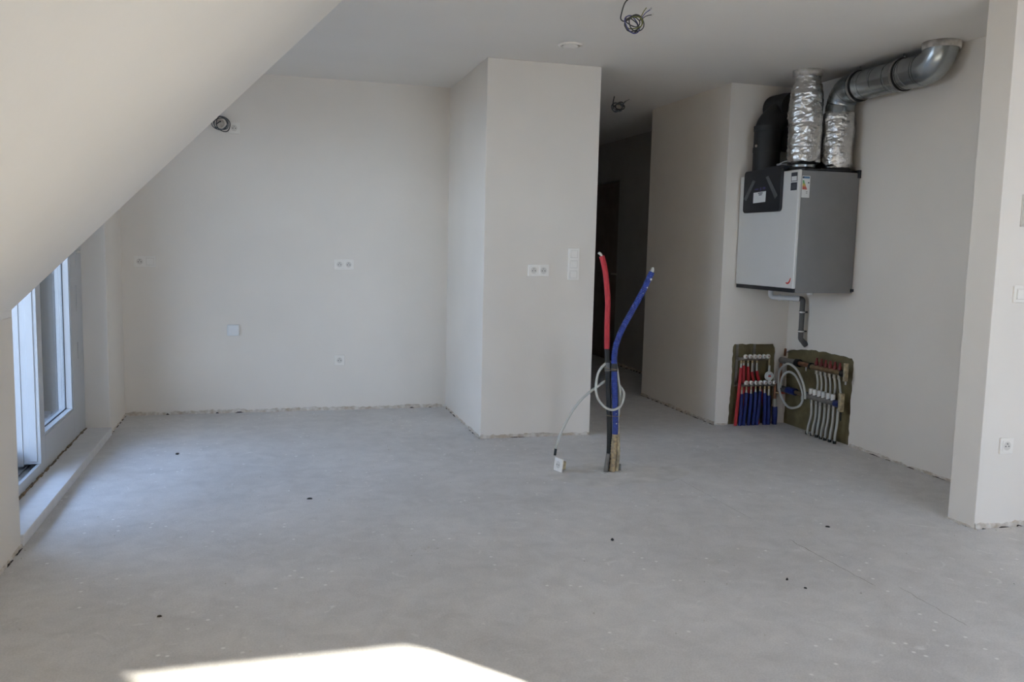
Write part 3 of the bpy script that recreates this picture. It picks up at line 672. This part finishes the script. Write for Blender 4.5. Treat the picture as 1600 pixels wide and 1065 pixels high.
# helical lock seam
hx = []
for i in range(161):
    a = 2 * PI * i / 40; hx.append((XG + (RD - 0.0006) * math.cos(a), 5.12 - 0.56 * i / 160, ZG + (RD - 0.0006) * math.sin(a)))
MB().tube(hx, 0.0018, 5).build('lock_seam', 'galv', G)
pb = arc((XG, yC + RB, ZG + RB), -PI / 2, -PI, 14, RB, (0, 1, 0), (0, 0, 1))
el = MB(); el.tube([Vector((XG, yC + RB + 0.025, ZG))] + pb, RD, 32, caps=False); el.build('elbow', 'galv', G)
p = MB(axis_frame((XG, yC, 2.562), (0, 0, 1))); p.lathe([(RD, 0.0), (RD + 0.011, 0.0), (RD + 0.012, 0.0375), (RD, 0.0375)], 36, cap=False); p.build('ceiling_collar', 'collar', G)
for yy in (5.105, 4.690):
    c_ = MB(); c_.tube([(XG, yy + 0.011, ZG), (XG, yy - 0.011, ZG)], RD + 0.006, 36, caps=False); o = c_.build('pipe_clamp', 'nickel', G)
    MB().tube([(XG, yy - 0.0112, ZG), (XG, yy - 0.017, ZG)], RD + 0.007, 36).build('rubber_lining', 'rubber', o)
    MB().tube([(XG, yy, ZG + RD + 0.004), (XG, yy, H - 0.0005)], 0.005, 8).build('threaded_rod', 'nickel', o)
    MB().tube([(XG, yy, ZG + RD + 0.004), (XG, yy, ZG + RD + 0.014)], 0.009, 6, smooth=False).build('nut', 'nickel', o)

def elbow_path(pts, R, n=8):
    pts = [Vector(p) for p in pts]; out = [pts[0]]
    for a, b, c in zip(pts[:-2], pts[1:-1], pts[2:]):
        d1 = (a - b).normalized(); d2 = (c - b).normalized(); ang = d1.angle(d2); L = min(R / math.tan(ang / 2), (a - b).length * 0.49, (c - b).length * 0.49)
        p, q = b + d1 * L, b + d2 * L
        for i in range(n + 1):
            t_ = i / n; out.append(p * (1 - t_) ** 2 + b * 2 * t_ * (1 - t_) + q * t_ ** 2)
    out.append(pts[-1]); return out
B = thing('black_duct', (3.600, 5.800, UZ1), 'black insulated duct bending from the unit towards the wall', 'duct')
MB().tube(elbow_path([(3.600, 5.795, 1.922), (3.600, 5.795, 2.285), (3.745, 5.800, 2.40), (3.745, 5.800, 2.47)], 0.16, 8), 0.098, 28).build('lower_bend', 'black_pipe', B)
MB().tube(elbow_path([(3.745, 5.70, 2.415), (3.742, 5.80, 2.425), (3.735, 5.939, 2.425)], 0.05, 6), 0.103, 28).build('wall_elbow', 'black_pipe', B)
for z in (2.085, 2.24): MB().tube([(3.600, 5.795, z), (3.600, 5.795, z + 0.035)], 0.1015, 28, caps=True).build('joint_band', 'black_pipe', B)
MB().tube([(3.499, 5.770, 2.125), (3.491, 5.770, 2.125)], 0.010, 10).build('clip', 'metal', B)
p = MB(axis_frame((3.600, 5.795, UZ1), (0, 0, 1))); p.lathe([(0.112, 0.0165), (0.112, 0.03), (0.10, 0.034), (0.098, 0.034)], 30, cap=False); p.build('rubber_ring', 'rubber', B)
B = thing('black_duct', (3.850, 5.690, UZ1), 'black duct in the corner half hidden behind the tall foil duct', 'duct')
MB().tube(elbow_path([(3.845, 5.690, 1.922), (3.845, 5.690, 2.21), (3.845, 5.939, 2.21)], 0.12, 8), 0.095, 28).build('bend', 'black_pipe', B)
MB().tube([(3.845, 5.690, 2.03), (3.845, 5.690, 2.06)], 0.099, 28).build('joint_band', 'black_pipe', B)
p = MB(axis_frame((3.845, 5.690, UZ1), (0, 0, 1))); p.lathe([(0.108, 0.0165), (0.108, 0.03), (0.098, 0.034)], 30, cap=False); p.build('rubber_ring', 'rubber', B)
wi = MB(); wi.tube([(3.50, 5.47, 1.969), (3.52, 5.42, 1.985), (3.545, 5.36, 1.99), (3.540, 5.28, 1.99), (3.535, 5.255, 2.02), (3.525, 5.28, 2.06)], 0.0022, 6, res=5)
o = wi.build('sensor_wire', 'connector'); tag(o, 'thin pale sensor wire draped over the ventilation unit by the tall foil duct', 'wire')

# ---------------------------------------------------------------- condensate drain
DR = thing('drain_pipe', (3.80, 5.70, 0.66), 'white and grey condensate drain pipe below the ventilation unit', 'pipe')
MB().tube([(3.715, 5.815, UZ0 + 0.002), (3.715, 5.815, UZ0 - 0.02)], 0.021, 16).build('outlet', 'drain_white', DR)
MB().tube(elbow_path([(3.715, 5.815, UZ0 - 0.01), (3.715, 5.815, 1.008), (3.80, 5.757, 1.006)], 0.03, 6), 0.019, 14).build('elbow', 'drain_white', DR)
MB().tube([(3.760, 5.784, 1.007), (3.778, 5.772, 1.0065)], 0.024, 16).build('coupling', 'drain_white', DR)
MB().tube([(3.770, 5.777, 1.0065), (3.885, 5.704, 1.004)], 0.019, 14).build('branch', 'drain_white', DR)
MB().tube([(3.855, 5.722, 1.005), (3.890, 5.700, 1.004)], 0.0225, 14).build('coupling', 'drain_white', DR)
MB().tube(elbow_path([(3.880, 5.706, 1.004), (3.914, 5.690, 1.004), (3.914, 5.690, 0.70), (3.955, 5.680, 0.655)], 0.03, 6), 0.0195, 16).build('down_pipe', 'drain_grey', DR)
MB().tube([(3.9405, 5.683, 0.671), (3.9600, 5.678, 0.650)], 0.022, 14).build('end_socket', 'drain_grey', DR)
for z in (0.903, 0.757):
    o = MB().tube([(3.914, 5.690, z - 0.010), (3.914, 5.690, z + 0.010)], 0.0225, 18).build('pipe_clamp', 'rubber', DR)
    MB().tube([(3.914, 5.690, z - 0.006), (3.914, 5.690, z + 0.006)], 0.0235, 18).build('clamp_band', 'metal', o)
    MB().tube([(3.934, 5.690, z), (XD, 5.690, z)], 0.005, 8).build('clamp_screw', 'rubber', o)
o = MB().tube([(3.64, 5.22, UZ0 - 0.0005), (3.64, 5.22, UZ0 - 0.014)], 0.022, 16).build('drain_cap', 'drain_white', U)

# ---------------------------------------------------------------- water manifold on the narrow wall
YM = YN - 0.045
WM = thing('water_manifold', (3.68, YM, 0.0), 'water manifold with red and blue pipes on the narrow wall', 'manifold')
for (x, y_) in ((3.534, 0), (3.684, 0)):
    b_ = MB(); b_.box(x - 0.011, x + 0.011, YN + SK - 0.0045, YN + SK - 0.009, 0.30, 0.632); b_.box(x - 0.008, x + 0.008, YM + 0.012, YN + SK - 0.009, 0.515, 0.53); b_.box(x - 0.008, x + 0.008, YM + 0.012, YN + SK - 0.009, 0.315, 0.33)
    b_.build('bracket', 'nickel', WM)
TOPX = [3.556, 3.595, 3.636, 3.675, 3.714, 3.752]; LOWX = [3.574, 3.615, 3.656, 3.697, 3.737, 3.777, 3.819]
def manifold_rail(x0, x1, z): MB().tube([(x0, YM, z), (x1, YM, z)], 0.013, 12).build('rail', 'nickel', WM)
manifold_rail(3.515, 3.775, 0.524); manifold_rail(3.545, 3.845, 0.318)
def knob(x, z, zr):
    k = MB().tube([(x, YM - 0.010, zr), (x, YM - 0.026, z)], 0.008, 8).build('valve_stem', 'nickel', WM)
    T = axis_frame((x, YM - 0.024, z), (0, -1, 0))
    q = MB(T); q.lathe([(0.010, 0.0), (0.0165, 0.003), (0.0172, 0.016), (0.014, 0.021), (0.0, 0.022)], 14); o = q.build('valve_knob', 'knob_white', WM)
    q = MB(T); q.lathe([(0.0075, 0.0218), (0.0075, 0.0232), (0.0, 0.0232)], 10); q.build('knob_mark', 'knob_mark', o)
for x in TOPX: knob(x, 0.546, 0.524)
for x in LOWX: knob(x, 0.341, 0.318)
def drop_pipe(x, z_rail, z_sleeve, xb, sleeve, r=0.0125, depth=0.0):
    y_ = YM - 0.004 + depth
    MB().tube([(x - 0.002, y_, z_rail - 0.008), (x - 0.002, y_, z_rail - 0.034)], 0.0100, 6, smooth=False).build('fitting', 'brass', WM)
    MB().tube([(x - 0.002, y_, z_rail - 0.030), (x - 0.001, y_, z_sleeve - 0.006)], 0.0078, 8).build('pipe_neck', 'white_pipe', WM)
    xs = x - 0.001
    MB().tube([(xs, y_, z_sleeve), (xs + (xb - xs) * 0.35, y_ - 0.004, z_sleeve * 0.66), (xs + (xb - xs) * 0.75, y_ - 0.003, z_sleeve * 0.3), (xb, y_, -0.01)], r, 10, res=4).build('pipe', sleeve, WM)
RB_ = [3.514, 3.600, 3.655, 3.735, 3.812]
for x, zs, xb in zip([3.540, 3.581, 3.619, 3.656, 3.697], [0.455, 0.468, 0.460, 0.418, 0.425], RB_):
    drop_pipe(x, 0.522, zs, xb, 'red_hose', 0.0125, 0.0 if xb == RB_[0] else 0.031)
for x, zs, xb in zip([3.557, 3.598, 3.639, 3.679, 3.719, 3.760, 3.797], [0.250, 0.259, 0.250, 0.262, 0.267, 0.252, 0.232], [3.552, 3.586, 3.628, 3.669, 3.702, 3.770, 3.805]):
    drop_pipe(x, 0.316, zs, xb, 'blue_hose', 0.0150)
T = axis_frame((3.766, YM - 0.030, 0.392), (0, -1, 0))
q = MB(T); q.lathe([(0.010, -0.03), (0.010, 0.0), (0.034, 0.0), (0.0355, 0.004), (0.0355, 0.018), (0.031, 0.020), (0.030, 0.017), (0.0, 0.017)], 28); ga = q.build('pressure_gauge', 'knob_white', WM)
q = MB(T); q.lathe([(0.029, 0.0172), (0.029, 0.0182), (0.0, 0.0182)], 24); q.build('gauge_dial', 'paper', ga)
q = MB(T); q.prism([(-0.014, -0.006), (0.014, -0.006), (0.010, 0.006), (-0.010, 0.006)], 0.0184, 0.0190, 2); q.build('gauge_mark', 'e_red', ga)
q = MB(T); q.prism([(-0.012, 0.009), (0.012, 0.009), (0.012, 0.013), (-0.012, 0.013)], 0.0184, 0.0190, 2); q.build('gauge_mark', 'valve_blue', ga)
MB().tube([(3.787, YM, 0.535), (3.787, YM, 0.470)], 0.008, 8).build('bleed_valve', 'brass', WM)
MB().tube([(3.789, YM - 0.004, 0.470), (3.786, YM - 0.008, 0.44), (3.775, YM - 0.024, 0.415)], 0.009, 8, res=3).build('gauge_pipe', 'white_pipe', WM)
MB().tube([(3.850, YM, 0.330), (3.855, YM, 0.200)], 0.012, 10).build('riser', 'copper', WM)
MB().tube([(3.855, YM, 0.205), (3.859, YM, 0.130)], 0.0135, 10).build('pipe_neck', 'white_pipe', WM)
MB().tube([(3.859, YM, 0.140), (3.861, YM - 0.003, 0.07), (3.862, YM, -0.01)], 0.020, 12, res=3).build('pipe', 'blue_hose', WM)
MB().tube([(3.852, YM, 0.256), (3.885, YM - 0.02, 0.252)], 0.011, 8).build('valve_body', 'brass', WM)
MB().box(3.870, 3.925, YM - 0.036, YM - 0.026, 0.246, 0.264).build('valve_lever', 'orange', WM, 0.002)

# ---------------------------------------------------------------- heating manifold on the side wall
XM = XD - 0.055
HM = thing('heating_manifold', (XM, 5.45, 0.0), 'underfloor heating manifold with white pipes and red flow meters', 'manifold')
MB().tube([(XM, 5.915, 0.507), (XM, 5.705, 0.514)], 0.024, 14).build('insulated_pipe', 'insul', HM)
MB().tube([(XM, 5.915, 0.507), (XM + 0.002, 5.918, 0.42), (XM + 0.002, 5.915, 0.30)], 0.012, 10).build('riser', 'copper', HM)
MB().tube([(XM, 5.710, 0.514), (XM, 5.672, 0.515)], 0.030, 16).build('union_nut', 'rubber', HM)
MB().tube([(XM, 5.674, 0.514), (XM, 5.520, 0.514)], 0.017, 12).build('connector_tube', 'copper', HM)
MB().tube([(XM, 5.535, 0.514), (XM, 5.515, 0.514)], 0.026, 6, smooth=False).build('hex_nut', 'rubber', HM)
MB().tube([(XM, 5.585, 0.505), (XM, 5.585, 0.468)], 0.006, 8).build('drain_cock', 'nickel', HM)
MB().tube([(XM, 5.520, 0.510), (XM, 5.165, 0.512)], 0.021, 14).build('supply_bar', 'brass', HM)
MB().tube([(XM, 5.168, 0.512), (XM, 5.128, 0.510)], 0.026, 8, smooth=False).build('end_cap', 'rubber', HM)
MB().box(XM - 0.020, XM + 0.010, 5.108, 5.128, 0.462, 0.590).build('end_block', 'cream', HM, 0.002)
MB().tube([(XM, 5.118, 0.460), (XM, 5.118, 0.438)], 0.007, 8).build('drain_cock', 'nickel', HM)
for y_ in (5.460, 5.405, 5.353, 5.300, 5.247, 5.193):
    q = MB(axis_frame((XM, y_, 0.526), (0, 0, 1))); q.lathe([(0.013, 0.0), (0.014, 0.026), (0.009, 0.032), (0.008, 0.055), (0.006, 0.058), (0.0, 0.058)], 12); q.build('flow_meter', 'meter_red', HM)
MB().tube([(XM, 5.905, 0.284), (XM, 5.800, 0.286)], 0.024, 14).build('insulated_pipe', 'insul', HM)
MB().tube([(XM, 5.805, 0.287), (XM, 5.700, 0.288)], 0.027, 14).build('ball_valve', 'valve_blue', HM)
MB().box(XM - 0.034, XM - 0.026, 5.72, 5.79, 0.288, 0.306).build('valve_handle', 'valve_blue', HM, 0.002)
MB().tube([(XM, 5.702, 0.288), (XM, 5.580, 0.288)], 0.016, 12).build('connector_tube', 'brass', HM)
MB().tube([(XM, 5.620, 0.282), (XM, 5.620, 0.240)], 0.006, 8).build('drain_cock', 'nickel', HM)
MB().tube([(XM, 5.580, 0.288), (XM, 5.548, 0.288)], 0.026, 6, smooth=False).build('hex_nut', 'rubber', HM)
MB().tube([(XM, 5.550, 0.288), (XM, 5.215, 0.290)], 0.022, 14).build('return_bar', 'insul', HM)
MB().tube([(XM, 5.218, 0.290), (XM, 5.165, 0.288)], 0.026, 12).build('ball_valve', 'valve_blue', HM)
MB().box(XM - 0.020, XM + 0.010, 5.132, 5.162, 0.242, 0.372).build('end_block', 'cream', HM, 0.002)
MB().tube([(XM, 5.150, 0.24), (XM + 0.002, 5.150, 0.175)], 0.004, 8).build('drain_cock', 'rubber', HM)
for y_ in (5.507, 5.457, 5.405, 5.353, 5.299, 5.246):
    q = MB(axis_frame((XM, y_, 0.305), (0, 0, 1))); q.lathe([(0.017, 0.0), (0.0175, 0.038), (0.015, 0.044), (0.0, 0.044)], 14); o = q.build('valve_cap', 'knob_white', HM)
LP0 = [5.494, 5.438, 5.389, 5.334, 5.283, 5.234, 5.182]; LP1 = [5.481, 5.427, 5.383, 5.328, 5.281, 5.227, 5.177]; LP2 = [5.522, 5.462, 5.404, 5.355, 5.305, 5.250, 5.192]
UPY = [5.457, 5.408, 5.356, 5.305, 5.252, 5.198]
for i, y_ in enumerate(UPY):
    MB().tube([(XM, y_, 0.494), (XM, y_, 0.464)], 0.0115, 6, smooth=False).build('fitting', 'nickel', HM)
    MB().tube([(XM + 0.004, y_, 0.470), (XM + 0.018, y_, 0.40), (XM + 0.028, (LP0[i + 1] + 0.036 if i < 5 else 5.188), 0.30)] + ([(XM + 0.028, LP1[i + 1] + 0.036, 0.15), (XM + 0.026, LP2[i + 1] + 0.034, -0.01)] if i < 5 else [(XM + 0.004, 5.183, 0.24)]), 0.0085, 8, res=3).build('pipe', 'white_pipe', HM)
for i, (a, b, c_) in enumerate(zip(LP0, LP1, LP2)):
    if i < 6: MB().tube([(XM, a, 0.272), (XM, a, 0.240)], 0.0125, 6, smooth=False).build('fitting', 'nickel', HM)
    MB().tube([(XM, a, 0.255), (XM - 0.004, b, 0.155), (XM - 0.006, (b + c_) / 2 + 0.002, 0.07), (XM - 0.004, c_, -0.01)], 0.0098, 10, res=4).build('pipe', 'white_pipe', HM)
    MB().tube([(XM - 0.004, c_ - 0.001, 0.022), (XM - 0.004, c_, -0.005)], 0.0125, 10).build('floor_sleeve', 'rubber', HM)
cp = [(5.845, 0.30), (5.836, 0.36), (5.808, 0.405), (5.740, 0.440), (5.655, 0.425), (5.585, 0.365), (5.540, 0.285), (5.565, 0.215), (5.640, 0.178), (5.720, 0.172), (5.800, 0.220), (5.852, 0.290), (5.868, 0.380), (5.838, 0.452), (5.745, 0.502), (5.635, 0.475), (5.552, 0.400), (5.512, 0.330), (5.500, 0.27)]
hc = MB().tube([(XM - 0.040 - 0.0006 * i, a, b) for i, (a, b) in enumerate(cp)], 0.0090, 10, res=4).build('filling_hose', 'white_pipe')
tag(hc, 'loose coil of pale hose hung over the heating manifold', 'hose')
MB().tube([(XM + 0.02, 5.90, 0.545), (XM + 0.01, 5.88, 0.60)], 0.010, 8).build('vent_pipe', 'copper', HM)

# ---------------------------------------------------------------- kitchen services rising from the floor
PB = thing('pipe_bundle', (2.02, 4.79, 0.0), 'bundle of red, blue and black pipes standing up out of the floor', 'pipes')
Y0 = 4.79
def up_(pts, y_): return [(a, y_, b) for a, b in pts]
MB().tube(up_([(1.912, 1.301), (1.930, 1.245), (1.944, 1.18), (1.960, 1.048), (1.962, 0.915), (1.966, 0.750)], Y0), 0.0165, 14, res=4).build('red_pipe', 'red_pale', PB)
MB().tube(up_([(1.918, 1.285), (1.908, 1.309), (1.897, 1.317), (1.893, 1.312)], Y0), 0.0085, 8, res=3).build('white_pipe_end', 'white_pipe', PB)
MB().tube(up_([(1.968, 0.760), (1.976, 0.66), (1.982, 0.58), (1.996, 0.375), (2.006, 0.169), (2.003, -0.01)], Y0 + 0.004), 0.0160, 12, res=4).build('black_pipe', 'black_pipe', PB)
# blue corrugated sleeve
bl = [(2.229, 1.211), (2.205, 1.158), (2.180, 1.103), (2.113, 0.982), (2.048, 0.862), (2.012, 0.754), (2.010, 0.633), (2.022, 0.443), (2.031, 0.306), (2.030, 0.224)]
bv = [Vector((a, Y0 - 0.020, b)) for a, b in bl]
dense = []
for i in range(len(bv) - 1):
    a = bv[i - 1] if i else bv[0] * 2 - bv[1]; b = bv[i]; c_ = bv[i + 1]; d_ = bv[i + 2] if i + 2 < len(bv) else bv[-1] * 2 - bv[-2]
    ns = max(4, int((c_ - b).length / 0.0026))
    for k in range(ns):
        t_ = k / ns; dense.append(0.5 * ((2 * b) + (c_ - a) * t_ + (2 * a - 5 * b + 4 * c_ - d_) * t_ * t_ + (3 * b - a - 3 * c_ + d_) * t_ ** 3))
dense.append(bv[-1])
MB().tube(dense, [0.0178 + 0.0013 * math.sin(i * PI / 2) for i in range(len(dense))], 14).build('blue_sleeve', 'blue_pale', PB)
MB().tube([(2.224, Y0 - 0.02, 1.200), (2.233, Y0 - 0.02, 1.222), (2.235, Y0 - 0.02, 1.240)], [0.012, 0.012, 0.007], 8).build('white_pipe_end', 'white_pipe', PB)
for (x, z, rx, rz) in ((2.219, 1.168, 0.007, 0.026), (2.196, 1.12, 0.004, 0.006), (2.17, 1.085, 0.003, 0.004), (2.03, 0.30, 0.004, 0.007), (2.026, 0.36, 0.003, 0.004)):
    q = MB(axis_frame((x, Y0 - 0.0375, z), (0, -1, 0))); q.lathe([(rx, 0.0), (rx * 0.8, 0.002), (0.0, 0.0025)], 8)
    o = q.build('paint_splash', 'paper', PB); 
# lower torn sleeve, dirty tan
lt = [(2.030, 0.232), (2.027, 0.17), (2.024, 0.10), (2.018, -0.01)]
dn = []
for i in range(61):
    t_ = i / 60 * 3; j = min(2, int(t_)); f_ = t_ - j; dn.append((lt[j][0] * (1 - f_) + lt[j + 1][0] * f_, Y0 - 0.022, lt[j][1] * (1 - f_) + lt[j + 1][1] * f_))
MB().tube(dn, [0.0182 + 0.0016 * math.sin(i * PI / 2.5) for i in range(61)], 14).build('torn_sleeve', 'tan', PB)
MB().tube(up_([(2.046, 0.31), (2.056, 0.19), (2.060, 0.10), (2.052, -0.01)], Y0 - 0.010), 0.0120, 12, res=4).build('cream_conduit', 'cream', PB)
MB().tube(up_([(2.024, 0.66), (2.040, 0.58), (2.058, 0.47), (2.054, 0.38), (2.048, 0.30)], Y0 - 0.012), 0.0075, 10, res=4).build('white_cable', 'grey_cable', PB)
MB().tube(up_([(1.992, 0.112), (1.984, 0.05), (1.979, -0.01)], Y0 - 0.020), 0.0130, 12, res=2).build('conduit_stub', 'insul', PB)
MB().tube(up_([(2.075, 0.040), (2.076, -0.01)], Y0), 0.010, 10).build('conduit_stub', 'insul', PB)
for z, h in ((0.640, 0.026),):
    MB().tube([(1.976, Y0 + 0.004, z - h), (1.974, Y0 + 0.004, z + h)], 0.0178, 14).build('tape_band', 'tape', PB)
    MB().tube([(2.0105, Y0 - 0.02, z - h * 0.9), (2.0095, Y0 - 0.02, z + h * 0.9)], 0.0202, 14).build('tape_band', 'unit_dark', PB)
def tie(z, xa, xb, y_, dz):
    pts = []
    for i in range(25):
        a = 2 * PI * i / 24; pts.append(((xa + xb) / 2 + (xb - xa) / 2 * math.cos(a), y_ + 0.030 * math.sin(a), z + dz * math.cos(a)))
    MB().tube(pts, 0.0016, 5).build('wire_tie', 'brass', PB)
tie(0.632, 1.952, 2.040, Y0 - 0.012, -0.006); tie(0.626, 1.952, 2.042, Y0 - 0.012, 0.004); tie(0.345, 1.975, 2.068, Y0 - 0.012, -0.003)
CB = thing('cable_end_socket', (1.697, 4.845, 0.0), 'white socket plate lying loose on the floor on a looped grey cable', 'socket')
lp = [(2.02, 4.790, 0.665), (1.985, 4.800, 0.668), (1.955, 4.790, 0.655), (1.920, 4.775, 0.625), (1.900, 4.762, 0.590), (1.889, 4.750, 0.520), (1.896, 4.742, 0.470), (1.919, 4.735, 0.430), (1.955, 4.735, 0.400), (1.995, 4.735, 0.388), (2.035, 4.738, 0.400), (2.058, 4.745, 0.425),
      (2.073, 4.755, 0.478), (2.066, 4.785, 0.512), (2.045, 4.815, 0.542), (2.00, 4.83, 0.552), (1.965, 4.82, 0.543), (1.902, 4.790, 0.514), (1.855, 4.790, 0.481), (1.819, 4.800, 0.444), (1.783, 4.810, 0.395), (1.752, 4.820, 0.340), (1.706, 4.835, 0.234), (1.685, 4.843, 0.160), (1.680, 4.846, 0.128)]
MB().tube(lp, 0.0078, 10, res=4).build('grey_cable', 'grey_cable', CB)
MB().tube([(1.681, 4.845, 0.140), (1.678, 4.848, 0.098)], 0.0085, 8).build('cable_end', 'rubber', CB)
pu = Vector((0.30, -0.954, 0)).normalized(); pv = Vector((0.10, 0.02, 1.0)).normalized(); pv = (pv - pu * pv.dot(pu)).normalized()
T = frame((1.700, 4.840, 0.0410), pu, pv)
q = MB(T); q.rbox(0, 0, 0.080, 0.080, -0.004, 0.004, 0.004); q.build('cover_plate', 'plastic', CB)
q = MB(T @ Matrix.Translation((0, 0, 0.004))); q.lathe([(0.021, 0.0), (0.019, 0.0016), (0.0, 0.0010)], 20); q.build('dish', 'plastic_grey', CB)
for s in (-1, 1):
    q = MB(T @ Matrix.Translation((s * 0.009, 0, 0.004))); q.lathe([(0.003, 0.001), (0.003, 0.0022), (0.0, 0.0022)], 8); q.build('pin_hole', 'hole', CB)
q = MB(T); q.rbox(0.004, 0, 0.050, 0.050, -0.034, -0.0042, 0.010); q.build('mechanism', 'cream', CB)

# ---------------------------------------------------------------- floor marks and litter
def blob(cx, cy_, rx, ry, n, seed, amp=0.25):
    return [(cx + rx * (1 + amp * noise.noise(Vector((math.cos(2 * PI * k / n) * 1.6, math.sin(2 * PI * k / n) * 1.6, seed)))) * math.cos(2 * PI * k / n),
             cy_ + ry * (1 + amp * noise.noise(Vector((math.cos(2 * PI * k / n) * 1.6, math.sin(2 * PI * k / n) * 1.6, seed)))) * math.sin(2 * PI * k / n)) for k in range(n)]
def strip(pts, w, z, name, m_):
    vs, fs = [], []
    for i, p_ in enumerate(pts):
        p_ = Vector((p_[0], p_[1])); d_ = (Vector(pts[min(i + 1, len(pts) - 1)]) - Vector(pts[max(i - 1, 0)])).normalized(); nv = Vector((-d_.y, d_.x))
        ww = w * (0.5 + 0.8 * abs(noise.noise(Vector((i * 0.9, 3, z * 100))))) * (0.2 if i in (0, len(pts) - 1) else 1)
        vs += [(p_.x + nv.x * ww, p_.y + nv.y * ww, z), (p_.x - nv.x * ww, p_.y - nv.y * ww, z)]
    fs = [(2 * i, 2 * i + 1, 2 * i + 3, 2 * i + 2) for i in range(len(pts) - 1)]
    return MB().add(vs, fs).build(name, m_, fl)
def crackle(a, b, n, amp, seed):
    return [(a[0] + (b[0] - a[0]) * i / n + amp * noise.noise(Vector((i * 0.5, seed, 0))), a[1] + (b[1] - a[1]) * i / n) for i in range(n + 1)]
strip(crackle((2.372, 3.45), (2.392, 2.86), 24, 0.012, 1), 0.0016, 0.0006, 'crack', 'crack')
strip(crackle((2.482, 2.84), (2.470, 2.46), 16, 0.012, 2), 0.0012, 0.0006, 'crack', 'crack')
strip(crackle((2.350, 4.55), (2.365, 3.75), 20, 0.010, 3), 0.0008, 0.0006, 'crack', 'crack')
# patched screed around the pipe bundle
pt = MB(); o_ = blob(1.98, 4.72, 0.40, 0.30, 40, 4.0, 0.5); n_ = len(o_)
inn = [(1.98 + (a - 1.98) * 0.93, 4.72 + (b - 4.72) * 0.93) for a, b in o_]
pt.add([(a, b, 0.0002) for a, b in o_] + [(a, b, 0.0012) for a, b in inn], [tuple(range(n_, 2 * n_))] + [(i, (i + 1) % n_, n_ + (i + 1) % n_, n_ + i) for i in range(n_)], False)
pt.build('screed_patch', 'patch', fl)
for i in range(26):                                   # mortar lumps at the foot of the bundle
    a = random.uniform(0, 6.28); d_ = 0.035 + 0.055 * random.random(); r_ = random.uniform(0.004, 0.010)
    q = MB(Matrix.Translation((2.022 + d_ * 1.3 * math.cos(a), 4.775 + d_ * math.sin(a), 0.001)) @ Matrix.Rotation(a * 3, 4, 'Z') @ Matrix.Diagonal((1.3, 0.8, 0.6, 1)))
    q.lathe([(r_, 0.0), (r_ * 0.8, r_ * 0.5), (0.0, r_ * 0.8)], 6, False); q.build('mortar_lump', 'patch', fl)

chips = [((0.219, 4.55), 0.020, 'dark chip of debris lying on the left half of the open floor'),
         ((1.546, 3.616), 0.016, 'dark chip of debris lying on the floor in front of the pipe bundle'),
         ((2.674, 3.57), 0.014, 'dark chip of debris lying on the floor near the partition end'),
         ((2.073, 3.006), 0.013, 'dark chip beside the floor crack, the larger of two'),
         ((2.092, 2.905), 0.008, 'dark speck beside the floor crack, the smaller of two'),
         ((-0.371, 3.19), 0.010, 'dark chip of debris on the floor near the left foreground'),
         ((-0.537, 5.689), 0.022, 'dark scrap of debris on the bluish floor near the glass door')]
for i, ((x, y_), r_, lb) in enumerate(chips):
    q = MB(Matrix.Translation((x, y_, 0.0)) @ Matrix.Rotation(i * 1.3, 4, 'Z'))
    o2 = [(r_ * (0.7 + 0.5 * random.random()) * math.cos(k * PI / 3.5), 0.5 * r_ * (0.7 + 0.5 * random.random()) * math.sin(k * PI / 3.5)) for k in range(7)]
    q.add([(a, b, 0.0) for a, b in o2] + [(a * 0.7, b * 0.7, 0.005) for a, b in o2], [tuple(range(7, 14))] + [(k, (k + 1) % 7, 7 + (k + 1) % 7, 7 + k) for k in range(7)])
    tag(q.build('debris_chip', 'debris'), lb, 'debris', 'dark chips on the floor')
# white plaster crumbs: nobody could count them
cr = MB(); rnd = random.Random(21)
def crumb(x, y_, r_):
    T0 = Matrix.Translation((x, y_, 0)) @ Matrix.Rotation(rnd.uniform(0, 6), 4, 'Z')
    cr.T = T0; cr.add([(-r_, 0, 0), (r_ * 0.3, -r_ * 0.8, 0), (r_, r_ * 0.2, 0), (-r_ * 0.2, r_ * 0.8, 0), (0, 0, r_ * 0.8)], [(0, 1, 4), (1, 2, 4), (2, 3, 4), (3, 0, 4)])
for i in range(190): crumb(rnd.uniform(-0.95, 3.3), rnd.uniform(2.5, 5.7), rnd.uniform(0.0015, 0.0055))
for i in range(14): crumb(0.70 + rnd.gauss(0, 0.05), 3.66 + rnd.gauss(0, 0.02), rnd.uniform(0.002, 0.006))
for (a, b, n_) in (((XW + 0.02, YB - 0.02), (XL, YB - 0.02), 90), ((XL - 0.02, YB), (XL - 0.02, YK), 60), ((XL, YK - 0.02), (XR, YK - 0.02), 50), ((XD - 0.02, 5.1), (XD - 0.02, YPF), 70), ((XP - 0.01, YPF), (XP - 0.01, YPN), 25), ((XP, YPN - 0.02), (4.2, YPN - 0.02), 60), ((XW + 0.02, 2.5), (XW + 0.02, YKN), 50), ((XH, YN - 0.03), (XD, YN - 0.03), 40), ((XD - 0.05, YN), (XD - 0.05, 5.1), 50), ((XH - 0.02, YHF), (XH - 0.02, YN), 30)):
    for i in range(n_):
        t_ = rnd.random(); crumb(a[0] + (b[0] - a[0]) * t_ + rnd.gauss(0, 0.012), a[1] + (b[1] - a[1]) * t_ + rnd.gauss(0, 0.012), rnd.uniform(0.002, 0.007))
cr.T = None
tag(cr.build('plaster_crumbs', 'crumb'), 'scattered white plaster crumbs on the screed floor', 'debris', kind='stuff')
